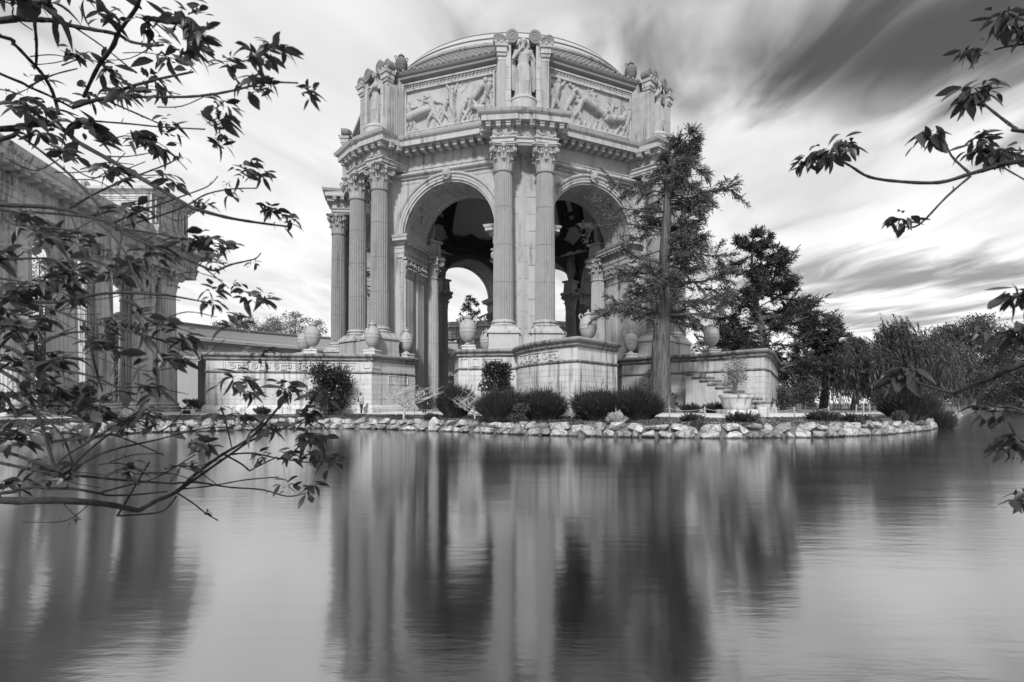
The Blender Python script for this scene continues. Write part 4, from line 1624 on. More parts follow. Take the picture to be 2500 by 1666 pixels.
def key_unit(wl, mb, q, zc, h=.62):
    """ring-and-dot plus an angular fret, proud of the wall"""
    o = .09
    t = .085
    def bar(x0, x1, z0, z1):
        wl.piece(mb, q + x0, q + x1, zc + z0, zc + z1, -.01, o)
    # ring
    for (r0, r1) in ((.22, .17),):
        for i in range(14):
            a0, a1 = 2 * pi * i / 14, 2 * pi * (i + 1) / 14
            vs = []
            for a in (a0, a1):
                for r in (r0, r1):
                    p, n = wl.at(min(max(q + r * math.cos(a), 1e-3), wl.L - 1e-3))
                    for oo in (0, o):
                        vs.append((p.x + n.x * oo, p.y + n.y * oo, zc + r * math.sin(a)))
            mb.add(vs, [(1, 5, 7, 3), (0, 4, 5, 1), (2, 3, 7, 6)])
    p, n = wl.at(q)
    mb.ball((p.x + n.x * .02, p.y + n.y * .02, zc), .085, 8, 5)
    hh = h / 2
    bar(.34, .34 + t, -hh, hh * .55)
    bar(.34 + t, .80, -hh, -hh + t)
    bar(.80 - t, .80, -hh + t, .06)
    bar(.56, .80 - t, .0, .06)
    bar(.34 + t, 1.12, hh * .55 - t, hh * .55)
    bar(1.12, 1.12 + t, -hh * .55, hh * .55)
    bar(.94, 1.12, -hh * .55, -hh * .55 + t)
    bar(-.30, 1.34, hh - .02, hh + .03)

def podium(name, label, path, back, pattern, corners=(), dz=0.0, course0=1.78, nco=7, ch=.392, wallcorn=True, seed=1, blocks=True):
    rnd = random.Random(seed)
    wl = Wall(path)
    c = wl.p[len(wl.p) // 2]
    root = thing(name, (c.x, c.y, GZ), label, 'podium wall', 'podium walls around the rotunda')
    off = -Vector((c.x, c.y, GZ))
    def pt(nm, mbx, mat, sm=30):
        if nm in ('coping', 'podium_top', 'fret_ornament', 'fret_bar', 'string_moulding'):
            mbx.v = [(x, y, z + dz) for x, y, z in mbx.v]
        return link(nm, mbx.mesh(nm, sm), mat, root, off)
    poly = [tuple(p) for p in wl.p] + list(back)
    ctr = sum((Vector(p) for p in poly), Vector((0, 0))) / len(poly)
    core = pt('core', MB().prism(poly, GZ - .4, ZP - .12 + dz), M['podium'])
    closed = [tuple(p) for p in wl.p] + list(back)
    full = [back[-1]] + [tuple(p) for p in wl.p] + [back[0]]
    pt('base_moulding', MB().sweep(full, [(-.02, GZ - .3), (.34, GZ - .3), (.34, GZ + .22), (.28, GZ + .26), (.26, GZ + .36), (.18, GZ + .44), (.10, GZ + .52), (.06, GZ + .57), (-.02, GZ + .57)]), M['podium'], 40)
    pt('string_moulding', MB().sweep(full, [(-.02, 4.56), (.06, 4.58), (.12, 4.64), (.12, 4.70), (.04, 4.76), (-.02, 4.77)]), M['capstone'], 40)
    pt('coping', MB().sweep(full, [(-.02, 5.58), (.06, 5.60), (.10, 5.68), (.20, 5.72), (.20, 5.80), (.12, 5.84), (.12, 5.92), (.28, 5.96), (.36, 6.02), (.38, 6.10), (.34, 6.19), (.24, 6.24), (-.1, 6.25)]), M['capstone'], 40)
    pt('podium_top', MB().prism(poly, ZP - .115, ZP), M['capstone'])
    # ropes of laurel on the coping: small lumps at stations
    if pattern:
        for (q0, q1) in pattern:
            n = int((q1 - q0) / 1.64)
            for i in range(n):
                mbp = MB()
                key_unit(wl, mbp, q0 + .4 + i * (q1 - q0) / n, 5.16)
                pt('fret_ornament', mbp, M['podium'])
            for q in (q0 - .35, q0 - .2, q1 + .1, q1 + .25):
                if .1 < q < wl.L - .2:
                    mbp = MB()
                    wl.piece(mbp, q, q + .07, 4.84, 5.5, -.01, .05)
                    pt('fret_bar', mbp, M['podium'])
    # ashlar courses
    if blocks:
        for k in range(nco):
            z0 = course0 + k * ch
            q = 0.0
            first = True
            while q < wl.L - .05:
                ln = rnd.uniform(1.1, 1.75)
                if first and k % 2:
                    ln *= .5
                first = False
                q1 = q + ln
                for cn in corners:
                    if q < cn - .01 and q1 > cn - .35:
                        q1 = cn
                if wl.L - q1 < .4:
                    q1 = wl.L
                mbx = MB()
                wl.piece(mbx, q + .008, q1 - .008, z0 + .008, z0 + ch - .008, -.02, rnd.uniform(.030, .042))
                link('ashlar_block', mbx.mesh('ashlar_block'), M['podium'], root, off)
                q = q1
    for cn in corners:                                       # plain angle pilasters
        pass
    return root, wl, off

# left podium: long, nearly straight wall, then a narrow face by the left arch
pl = resample([V2(503, 45.03), V2(640, 45.89), V2(770, 46.37), V2(886, 46.85)], 5) + [V2(907, 46.56), V2(928, 47.52), V2(1013, 51.25)]
wq = Wall(pl)
rootL, wlL, offL = podium('podium', 'long stone podium with fret band left of the rotunda arches, behind a dark round bush', pl, [V2(1010, 55.56), V2(700, 61.31), V2(500, 57.48)], [(1.6, wq.c[15] - .6)], (wq.c[15], wq.c[16], wq.c[17]), dz=-.18, nco=6, ch=.43, seed=3)
# centre podium: short wall by the left arch, curved bow, sharp prow and a stained side
pc = [V2(1110, 49.5), V2(1120, 44.7), V2(1148, 44.5), V2(1262, 43.9)]
bow = resample([V2(1262, 43.9), (px_x(1266, 43.2), -DIST + 42.4), V2(1303, 39.6), V2(1355, 37.5), V2(1409, 36.0)], 6)
pc2 = pc[:-1] + bow
nbow = len(pc2)
pc2 = pc2 + [V2(1506, 40.2)]
wq = Wall(pc2)
kb = wq.c[3]
rootC, wlC, offC = podium('podium', 'bow-fronted stone podium with a sharp prow and dark stains below the nearest columns', pc2, [V2(1470, 48), V2(1150, 55)],
                          [(wq.c[2] + .9, kb - .3), (kb + 1.9, wq.c[nbow - 1] - 1.5)], (wq.c[1], wq.c[2], wq.c[nbow - 1]), seed=5)
# right podium: concave sweep running behind the big conifer to a square end
pr = [V2(1514, 55.56), V2(1519, 51.44), V2(1560, 50.10)] + resample([V2(1592, 48.76), V2(1663, 47.52), V2(1750, 45.31), V2(1824, 42.82)], 5) + [V2(1866, 41.86), V2(1880, 44.07)]
wq = Wall(pr)
rootR, wlR, offR = podium('podium', 'concave stone podium with stepped stair wall behind the tall conifer', pr, [V2(1900, 59.40), V2(1650, 63.23)], [], (wq.c[1], wq.c[2], wq.c[-3], wq.c[-2]), dz=-.18, nco=6, ch=.43, seed=9)
# panels and pilaster strips on the podiums
def panel(wl, root, off, q0, q1, z0, z1, w=.07):
    mb = MB()
    wl.piece(mb, q0, q1, z1 - w, z1, .02, .085); wl.piece(mb, q0, q1, z0, z0 + w, .02, .085)
    wl.piece(mb, q0, q0 + w, z0 + w, z1 - w, .02, .083); wl.piece(mb, q1 - w, q1, z0 + w, z1 - w, .02, .083)
    return link('panel_frame', mb.mesh('panel_frame'), M['podium'], root, off)
c = wlL.c
panel(wlL, rootL, offL, c[17] + .9, c[18] - 1.0, 3.55, 4.35)
panel(wlL, rootL, offL, c[15] + .12, c[16] - .12, 4.86, 5.5, .05)
panel(wlL, rootL, offL, c[16] + .10, c[17] - .10, 4.86, 5.5, .05)
c = wlC.c
panel(wlC, rootC, offC, c[1] + .15, c[2] - .15, 1.9, 5.5, .06)
panel(wlC, rootC, offC, c[2] + .2, c[2] + .75, 4.86, 5.5, .05)
c = wlR.c
panel(wlR, rootR, offR, c[1] + .15, c[2] - .15, 1.9, 5.5, .06)
panel(wlR, rootR, offR, c[2] + .5, c[2] + 2.2, 3.5, 4.3)
# stepped stair wall of the right podium: each coping stone and each riser wall is a piece
A, B = Vector(V2(1674, 45.4)), Vector(V2(1858, 40.4))
dd = (B - A); LL = dd.length; dd /= LL
nn = Vector((dd.y, -dd.x))
zt = [4.35 - .29 * i for i in range(9)]
for i in range(9):
    q0, q1 = i * LL / 9, (i + 1) * LL / 9
    mb = MB()
    def prs(a, b, o0, o1, z0, z1):
        pts = [A + dd * a + nn * o0, A + dd * a + nn * o1, A + dd * b + nn * o1, A + dd * b + nn * o0]
        mb.prism([tuple(p) for p in pts], z0, z1)
    prs(q0, q1 - .012, -2.2, 0, GZ - .2, zt[i] - .13)
    link('stair_wall_stone', mb.mesh('stair_wall_stone'), M['podium'], rootR, offR)
    mb = MB()
    prs(q0 - .10, q1 + .02, -2.2, .10, zt[i] - .128, zt[i])
    prs(q0 - .05, q1, -2.2, .05, zt[i] - .20, zt[i] - .129)
    link('stair_coping', mb.mesh('stair_coping'), M['capstone'], rootR, offR)
# a thin cast pier at the end of the right podium and its plinth
P = Vector(V2(1862, 40.8))
mb = MB().box(P.x - .8, P.x + .8, P.y - .7, P.y + .7, GZ - .3, GZ + .42, (.08, .08))
link('end_plinth', mb.mesh('end_plinth'), M['podium'], rootR, offR)

# ------------------------------------------------------------------ urns
ME_urn = urn_mesh().mesh('urn', 35)
ME_hd = {s: urn_handle(side=s).mesh('handle', 60) for s in (-1, 1)}
mb = MB().box(-.62, .62, -.62, .62, 0, .10).box(-.55, .55, -.55, .55, .10, .36, (.03, .03)).box(-.6, .6, -.6, .6, .36, .46, (.05, .05))
ME_ub = mb.mesh('urn_pedestal', 30)
def urn(pos, h, label, group, mat='podium', rz=0, pedestal=True, name='urn'):
    s = h / 2.6
    t = thing(name, pos, label, 'urn', group, rz)
    lift = .46 if pedestal else 0
    link('vessel', ME_urn, M['urn_stone'], t, (0, 0, lift), 0, (s, s, s)) if mat == 'podium' else link('vessel', ME_urn_d, M[mat], t, (0, 0, lift), 0, (s, s, s))
    for q in (-1, 1):
        link('handle', ME_hd[q] if mat == 'podium' else ME_hd_d[q], M['urn_stone' if mat == 'podium' else mat], t, (0, 0, lift), 0, (s, s, s))
    if pedestal:
        link('urn_pedestal', ME_ub, M['podium'], t)
    return t
ME_urn_d = urn_mesh().mesh('urn', 35)
ME_hd_d = {s: urn_handle(side=s).mesh('handle', 60) for s in (-1, 1)}
gU = 'lidded stone amphora urns on the podiums'
for (u, d, h, lab) in ((909, 47.95, 2.8, 'lidded stone urn on the podium corner before the left column pair'), (992, 51.6, 2.7, 'lidded stone urn at the right end of the left podium, beside the arch'),
                       (742, 51.0, 2.5, 'partly hidden stone urn, leftmost behind the long left podium'), (763, 47.6, 2.7, 'stone urn on the long left podium just above the dark bush'),
                       (1142, 46.2, 2.95, 'large lidded stone urn in the left arch opening in front of a distant conifer'), (1188, 53.5, 2.7, 'stone urn behind the left base of the nearest column pair'),
                       (1436, 43.8, 2.85, 'lidded stone urn behind the stained prow of the bow-fronted podium'), (1366, 53.0, 2.6, 'stone urn half hidden behind the right base of the nearest column pair'),
                       (1540, 51.6, 2.6, 'stone urn at the left end of the concave podium beside the conifer trunk'), (1737, 47.4, 2.6, 'stone urn on the concave podium right of the conifer trunk')):
    urn(Vector((px_x(u, d), -DIST + d, ZP - (0 if 1100 < u < 1500 else .18))), h * .93, lab, gU, rz=R((hash(u) % 7) * 12))
gR = 'dark lidded urns on the attic roof'
for (u, v, d, lab) in ((980, 188, 52.1, 'dark lidded urn on the attic roof at the left of the dome'), (1540, 209, 53.3, 'dark lidded urn on the attic roof at the right of the dome')):
    p = at(u, v, d)
    urn(Vector((p.x, p.y, 32.74)), 2.2, lab, gR, 'urn_dark', R(20), False, 'roof_urn')

# planter tub with a small tree at the foot of the stair wall
p = on_ground(1798, 38.3)
t = thing('stone_planter', p, 'large fluted round stone planter before the stair wall holding a small leafy tree', 'planter')
def flut(a, r, z):
    return 1 - (.02 * (.5 + .5 * math.cos(36 * a)) if .42 < z < 1.1 else 0)
link('bowl', MB().lathe([(.86, .36), (.90, .42), (.95, .6), (1.05, 1.05), (1.08, 1.10), (1.14, 1.14), (1.18, 1.22), (1.18, 1.34), (1.10, 1.36), (1.02, 1.30), (.9, 1.20)], 96, mod=flut).mesh('bowl', 40), M['podium'], t)
link('plinth', MB().box(-1.06, 1.06, -1.06, 1.06, -.15, .34, (.03, .03)).mesh('plinth'), M['podium'], t)
link('soil', MB().lathe([(1.0, 1.20), (.5, 1.26), (.02, 1.28)], 24).mesh('soil', 60), M['ground'], t)
PLANTER = p

# ------------------------------------------------------------------ colonnade on the left with its corner pylon
CX, ZC0, ZC1 = -32.2, GZ, 14.1
coln = thing('colonnade', (CX, -DIST + 42, GZ), 'weathered stone colonnade with deep entablature and box-topped corner pylon at far left', 'colonnade')
co = -Vector((CX, -DIST + 42, GZ))
def cp(nm, mbx, mat='colonnade', sm=30):
    return link(nm, mbx.mesh(nm, sm), M[mat], coln, co)
ME_cs = fluted_shaft(.88, .76, 2.0, 11.4, 3).mesh('column', 25)
ME_cc = corinthian(.76, 2.0).mesh('capital', 40)
ME_cb = attic_base(.9, 1.05, 1.15, .9).mesh('column_base', 35)
spots = [(-29.2, 28.6), (-30.0, 33.4), (-30.3, 37.3), (-30.8, 41.4), (-30.9, 46.5), (-30.2, 48.3), (-35.6, 46.6), (-35.2, 51.0)]
for (x, d) in spots:
    c_ = link('column', ME_cs, M['colonnade'], coln, Vector((x, -DIST + d, 0)) + co)
    link('capital', ME_cc, M['colonnade'], c_, (0, 0, 11.4))
    link('column_base', ME_cb, M['colonnade'], c_, (0, 0, 2.0))
ENT = [(0, 13.4), (0, 13.8), (.07, 13.82), (.07, 14.2), (.13, 14.23), (.2, 14.32), (.06, 14.36), (.06, 15.1), (.14, 15.15), (.2, 15.25), (.26, 15.35), (.95, 15.40), (.95, 15.80), (1.02, 15.84), (1.18, 16.2), (1.20, 16.3), (0, 16.42)]
yA, yB = -DIST + 26.0, -DIST + 45.2
pe = resample([(-27.8, yA), (-29.1, -DIST + 33.4), (-29.6, -DIST + 38), (-30.0, yB)], 4)
cp('entablature', MB().sweep(pe, ENT).prism([(-35.0, yA), (-27.82, yA), (-29.1, -DIST + 33.4), (-30.02, yB), (-35.0, yB)], 13.42, 16.38), sm=30)
wl = Wall(pe)
for i in range(22):
    q, nq = wl.at((i + .5) / 22 * wl.L)
    mo = link('modillion', ME_mod, None, coln, Vector((q.x + nq.x * .2, q.y + nq.y * .2, 15.40)) + co, R(90))
mb = MB()
for i in range(70):
    wl.piece(mb, i / 70 * wl.L + .03, i / 70 * wl.L + .19, 15.12, 15.33, .05, .42)
for i in range(30):
    q0 = i / 30 * wl.L
    wl.piece(mb, q0 + .1, q0 + .5, 14.5, 14.95, .05, .13)
    wl.piece(mb, q0 + .22, q0 + .38, 14.6, 14.85, .12, .18)
link('dentil_band', mb.mesh('dentil_band'), M['colonnade'], coln, co)['kind'] = 'stuff'
# corner pylon: entablature block and a great carved box
bx0, bx1, by0, by1 = -35.6, -29.5, -DIST + 45.6, -DIST + 51.8
rect = [(bx0, by1), (bx0, by0), (bx1, by0), (bx1, by1)]
cp('pylon_entablature', MB().sweep(rect, ENT, closed=True).prism([(bx0 + .01, by0 + .01), (bx1 - .01, by0 + .01), (bx1 - .01, by1 - .01), (bx0 + .01, by1 - .01)], 13.42, 16.36))
bb = [(bx0 + .5, by1 - .5), (bx0 + .5, by0 + .5), (bx1 - .5, by0 + .5), (bx1 - .5, by1 - .5)]
mb = MB().sweep(bb, [(0, 16.3), (.3, 16.3), (.3, 16.7), (.18, 16.8), (0, 16.9), (0, 19.4), (.12, 19.45), (.2, 19.6), (.42, 19.7), (.45, 19.9), (.3, 19.95), (0, 19.95)], closed=True)
mb.prism(bb, 19.7, 19.93)
bxp = cp('carved_box', mb)
mb = MB()
def fr(pts):
    for (a, b, z0, z1, o) in pts:
        wb = Wall([bb[1], bb[2]]); wb.piece(mb, a, b, z0, z1, -.01, o)
        wb = Wall([bb[2], bb[3]]); wb.piece(mb, a, b, z0, z1, -.01, o)
for k, (m_, o) in enumerate(((.35, .16), (.7, .10), (1.1, .06))):
    w = .14
    a, b, z0, z1 = m_, 5.1 - m_, 16.95 + m_ * .5, 19.4 - m_ * .4
    fr([(a, b, z0, z0 + w, o), (a, b, z1 - w, z1, o), (a, a + w, z0 + w, z1 - w, o - .003), (b - w, b, z0 + w, z1 - w, o - .003)])
link('box_mouldings', mb.mesh('box_mouldings'), M['colonnade'], bxp)
o = link('statue', ME_fig['fold'], M['carved'], None, (bx0 + .25, by0 + .2, 16.42), R(180 - 45), (.85, .85, .78))
tag(o, 'stone figure turned away at the left corner of the carved box on the pylon', 'statue')
# nearer, taller pylon edge cut by the picture's left side
q = [(-34.0, yA + .2), (-34.0, yA - 5), (-27.9, yA - 5), (-27.9, yA + .2)]
cp('near_pylon', MB().sweep(q, ENT).prism(q, 13.42, 16.38).prism([(-33.5, yA - .2), (-33.5, yA - 4.6), (-28.4, yA - 4.6), (-28.4, yA - .2)], 16.38, 20))
# curved gallery wall behind, with two-stage parapet
gw = thing('gallery_wall', (-45, -DIST + 88, GZ), 'long plain curved gallery wall with stepped parapet behind the left podium', 'wall')
go = -Vector((-45, -DIST + 88, GZ))
pw = resample([(px_x(230, 72), -DIST + 72), (px_x(416, 80), -DIST + 80), (px_x(600, 90), -DIST + 90), (px_x(803, 100), -DIST + 100), (px_x(1000, 106), -DIST + 106), (px_x(1160, 108), -DIST + 108)], 4)
link('brick_face', MB().sweep(pw, [(0, GZ - .3), (0, 10.9), (.15, 10.95), (.25, 11.2), (.65, 11.3), (.65, 11.75), (.3, 11.9), (-.2, 12.0), (-.2, 12.5), (-.3, 12.55), (-.35, 13.6), (-.15, 13.7), (-.05, 13.9), (-.6, 14.0), (-3, 14.05)]).mesh('brick_face', 30), M['brickwall'], gw, go)
wl = Wall(pw)
for i in range(9):                                        # shallow pilasters
    mb = MB(); wl.piece(mb, 4 + i * 5.5, 4.9 + i * 5.5, GZ, 10.88, -.02, .14)
    link('pilaster', mb.mesh('pilaster'), M['brickwall'], gw, go)
k = (px_x(494, 62), -DIST + 62)
dr = thing('doorway', (k[0], k[1], GZ), 'tall dark doorway in a plain stone surround left of the long podium', 'doorway')
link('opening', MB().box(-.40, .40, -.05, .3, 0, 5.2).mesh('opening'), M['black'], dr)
for s in (-1, 1):
    link('jamb', MB().box(*(sorted((s * .41, s * 1.1))), -.16, .6, 0, 5.4).mesh('jamb'), M['brickwall'], dr)
link('lintel', MB().box(-1.3, 1.3, -.22, .6, 5.41, 6.0).mesh('lintel'), M['brickwall'], dr)
link('side_wall', MB().box(-6.5, -1.11, -.05, .6, 0, 6.0).mesh('side_wall'), M['brickwall'], dr)

# far colonnade beyond the rotunda, seen through the arches
fc = thing('far_colonnade', (-8, -DIST + 98, GZ), 'distant stone colonnade seen through the left arch', 'colonnade')
fo = -Vector((-8, -DIST + 98, GZ))
for x in (-26, -20, -13.9, -8.8, -5.6, 1.0, 8, 14, 20):
    c_ = link('column', ME_cs, None, fc, Vector((x, -DIST + 98 + .02 * x * x, 0)) + fo, 0, (.8, .8, 1))
    link('capital', ME_cc, None, c_, (0, 0, 11.4))
pf = resample([(-30, -DIST + 96 + 18), (-15, -DIST + 96.5 + 4.5), (0, -DIST + 96.6), (12, -DIST + 96.6 + 3), (24, -DIST + 96 + 12)], 4)
link('entablature', MB().sweep(pf, [(q, z) for q, z in ENT] + [(-2.6, 16.42), (-2.6, 13.4)]).mesh('entablature', 30), M['colonnade'], fc, fo)
# ------------------------------------------------------------------ foliage builders
def rand_dirs(n, rng):
    v = rng.normal(size=(n, 3))
    return v / np.linalg.norm(v, axis=1, keepdims=True)
def leaf_quads(C, T, L, W, rng, tilt=1.0):
    """rhombic leaves: centres C (N,3), directions T (N,3), length L, width W"""
    N = len(C)
    A = rand_dirs(N, rng)
    B = np.cross(T, A)
    B /= np.linalg.norm(B, axis=1, keepdims=True) + 1e-9
    L = np.asarray(L).reshape(-1, 1); W = np.asarray(W).reshape(-1, 1)
    return np.stack([C - T * L / 2, C + B * W / 2 + T * L * .05, C + T * L / 2, C - B * W / 2 + T * L * .05], 1)
def clump_leaves(centres, radii, n, size, rng, squash=.75, shell=.5, aspect=.5, up=.2):
    out = []
    for c, r in zip(centres, radii):
        d = rand_dirs(n, rng)
        rr = r * (shell + (1 - shell) * rng.random((n, 1))) * (1 + .25 * rng.normal(size=(n, 1)))
        p = np.asarray(c) + d * rr * np.array([1, 1, squash])
        t = d + rng.normal(size=(n, 3)) * .7 + np.array([0, 0, up])
        t /= np.linalg.norm(t, axis=1, keepdims=True)
        s = size * rng.uniform(.6, 1.4, (n, 1))
        out.append(leaf_quads(p, t, s, s * aspect, rng))
    return np.concatenate(out)

def bush(name, label, pos, w, h, dpt, n, size, mat, group=None, seed=0, cat='bush', lumps=14, lift=.0, stems=True, aspect=.5, shell=.55):
    rng = np.random.default_rng(seed)
    t = thing(name, pos, label, cat, group)
    C, Rr = [], []
    for i in range(lumps):
        a = rng.uniform(0, 2 * pi)
        q = rng.uniform(.0, .85) ** .6
        z = rng.uniform(.16, .86)
        env = math.sin(min(1, z * 1.25 + .12) * pi * .72)
        C.append((math.cos(a) * q * w / 2 * env * .75, math.sin(a) * q * dpt / 2 * env * .75, lift + z * h))
        Rr.append(min(w, h) * rng.uniform(.16, .27))
    Q = clump_leaves(C, Rr, n // lumps, size, rng, .85, shell, aspect)
    Q[:, :, 2] = np.maximum(Q[:, :, 2], .02)
    link('foliage', quads_mesh('foliage', Q), M[mat], t)
    if stems:
        mb = MB()
        for i in range(7):
            c = C[i % len(C)]
            mb.tube([(c[0] * .1, c[1] * .1, -.1), (c[0] * .4, c[1] * .4, c[2] * .5), c], [.05, .035, .015], 5)
        link('stem', mb.mesh('stem', 60), M['bark_dark'], t)
    return t

def broom(name, label, pos, w, h, n, mat='broom', group=None, seed=0, lean=0.0, blade=.010, cat='bush', dpt=None):
    """upright whippy shrub: thousands of thin arching blades"""
    rng = np.random.default_rng(seed)
    t = thing(name, pos, label, cat, group)
    dpt = dpt or w * .7
    n = int(n * 1.5)
    Q = []
    a = rng.uniform(0, 2 * pi, n)
    q = np.sqrt(rng.random(n))
    bx, by = np.cos(a) * q * w * .30, np.sin(a) * q * dpt * .30
    lump = 1 + .16 * np.sin(a * 3 + seed) * q + .10 * np.sin(a * 7 + seed * 2)
    ln = h * rng.uniform(.45, 1.0, n) ** .8 * (1 - .38 * q * q) * lump
    ln = np.where(rng.random(n) < .06, ln * rng.uniform(1.1, 1.4, n), ln)
    ox = np.cos(a) * q * w * .30 + rng.normal(size=n) * w * .05 + lean * ln
    oy = np.sin(a) * q * dpt * .26 + rng.normal(size=n) * dpt * .05
    z0 = np.zeros(n)
    P = []
    for s in (0, .35, .7, 1.0):
        P.append(np.stack([bx + ox * s ** 1.5, by + oy * s ** 1.5, z0 + ln * s * (1 - .06 * s)], 1))
    ang = rng.uniform(0, pi, n)
    Wd = np.stack([np.cos(ang), np.sin(ang), np.zeros(n)], 1)
    for i, (w0, w1) in enumerate(((1.6, 1.5), (1.5, 1.2), (1.2, .35))):
        Q.append(np.stack([P[i] - Wd * blade * w0, P[i] + Wd * blade * w0, P[i + 1] + Wd * blade * w1, P[i + 1] - Wd * blade * w1], 1))
    # short side twigs fill the body
    m = n * 2
    i0 = rng.integers(0, n, m)
    s = rng.uniform(.25, .95, m).reshape(-1, 1)
    c = np.stack([bx, by, z0], 1)[i0] + np.stack([ox, oy, z0], 1)[i0] * s ** 1.5 + np.stack([z0, z0, ln], 1)[i0] * s
    tt = np.stack([ox, oy, ln], 1)[i0]
    tt = tt / np.linalg.norm(tt, axis=1, keepdims=True) + rng.normal(size=(m, 3)) * .35
    tt /= np.linalg.norm(tt, axis=1, keepdims=True)
    Q.append(leaf_quads(c, tt, rng.uniform(.15, .34, (m, 1)) * h * .5, blade * 3.0, rng))
    link('foliage', quads_mesh('foliage', np.concatenate(Q)), M[mat], t)
    return t

def limb_path(p0, direction, length, rng, droop=.0, rise=.0, n=6, wob=.06):
    pts = [Vector(p0)]
    d = Vector(direction).normalized()
    for i in range(n):
        d = (d + Vector((rng.normal() * wob, rng.normal() * wob, rng.normal() * wob - droop / n + rise * (i / n)))).normalized()
        pts.append(pts[-1] + d * length / n)
    return pts

def sprays(pts, rng, reach, n, size, width, flat=.35, hang=.25):
    """needle sprays around a limb: branchlets fanned outwards with leaf blades"""
    C, T, L = [], [], []
    tot = len(pts) - 1
    for k in range(n):
        s = (rng.random() ** .75) * .92 + .08
        i = min(int(s * tot), tot - 1)
        f = s * tot - i
        p = pts[i].lerp(pts[i + 1], f)
        ax = (pts[i + 1] - pts[i]).normalized()
        sd = ax.cross(Vector((0, 0, 1)))
        if sd.length < .05:
            sd = Vector((1, 0, 0))
        sd.normalize()
        q = rng.normal()
        dirv = (ax * rng.uniform(.3, 1.0) + sd * rng.choice((-1, 1)) * rng.uniform(.2, 1.0) + Vector((0, 0, 1)) * (rng.normal() * flat - hang)).normalized()
        ln = reach * rng.uniform(.4, 1.1) * (1.1 - .55 * s)
        m = max(3, int(ln / size * 2.6))
        for j in range(m):
            w = (j + rng.random()) / m
            C.append(p + dirv * ln * w + Vector((0, 0, -.10 * ln * w * w)))
            v = dirv + Vector(rng.normal(size=3)) * .55
            T.append(v.normalized())
            L.append(size * rng.uniform(.6, 1.3))
    C, T, L = np.array(C), np.array(T), np.array(L)
    return leaf_quads(C, T, L, L * width, rng)

def conifer(name, label, base, H, limbs, trunk, mat='needle', bark='bark', seed=0, reach=1.2, dens=26, size=.26, width=.22, cat='tree', group=None, hang=.25, flat=.35, flare=True):
    rng = np.random.default_rng(seed)
    t = thing(name, base, label, cat, group)
    mb = MB()
    pts = [Vector(p) for p, r in trunk]
    rad = [r for p, r in trunk]
    # furrowed trunk with buttresses at the foot
    n = 28
    P, Rd = [], []
    for i in range(len(pts) - 1):
        for k in range(4):
            P.append(pts[i].lerp(pts[i + 1], k / 4)); Rd.append(rad[i] + (rad[i + 1] - rad[i]) * k / 4)
    P.append(pts[-1]); Rd.append(rad[-1])
    o = 0
    for i, p in enumerate(P):
        for k in range(n):
            a = 2 * pi * k / n
            w = 1 + .055 * math.sin(5 * a + p.z * .5) + .05 * math.sin(9 * a + p.z * .25) + .04 * math.sin(14 * a - p.z * .4)
            if flare and p.z < 2.2:
                w *= 1 + .16 * (1 - p.z / 2.2) ** 2 * math.sin(5 * a + 1)
            mb.v.append((p.x + Rd[i] * w * math.cos(a), p.y + Rd[i] * w * math.sin(a), p.z))
    for i in range(len(P) - 1):
        for k in range(n):
            j = (k + 1) % n
            mb.f.append((i * n + k, i * n + j, (i + 1) * n + j, (i + 1) * n + k))
    link('trunk', mb.mesh('trunk', 70), M[bark], t)
    def axis(z):
        for i in range(len(pts) - 1):
            if pts[i].z <= z <= pts[i + 1].z:
                f = (z - pts[i].z) / (pts[i + 1].z - pts[i].z)
                return pts[i].lerp(pts[i + 1], f), rad[i] + (rad[i + 1] - rad[i]) * f
        return pts[-1], rad[-1]
    mbl = MB()
    Q = []
    for (z, az, ln, rise, dn) in limbs:
        p, r = axis(z)
        d = Vector((math.cos(R(az)), math.sin(R(az)), rise))
        lp = limb_path(p, d, ln, rng, droop=.25, rise=.12, n=7, wob=.10)
        mbl.tube(lp, [max(.018, r * .28 * (1 - i / 8.0) * min(1, ln / 3)) for i in range(len(lp))], 5)
        if dn > 0:
            sub_n = max(2, int(ln * 1.1))
            for k in range(sub_n):
                i = rng.integers(2, len(lp) - 1)
                b = limb_path(lp[i], (lp[i] - lp[i - 1]).normalized() + Vector(rng.normal(size=3)) * .8, ln * rng.uniform(.2, .42), rng, droop=.3, n=4)
                mbl.tube(b, [.03, .025, .02, .015, .01], 4)
                Q.append(sprays(b, rng, reach * .7, max(3, int(dens * dn * .35)), size, width, flat, hang))
            Q.append(sprays(lp[2:], rng, reach, max(4, int(dens * dn)), size, width, flat, hang))
    link('limbs', mbl.mesh('limbs', 60), M[bark], t)
    link('crown', quads_mesh('crown', np.concatenate(Q)), M[mat], t)
    return t

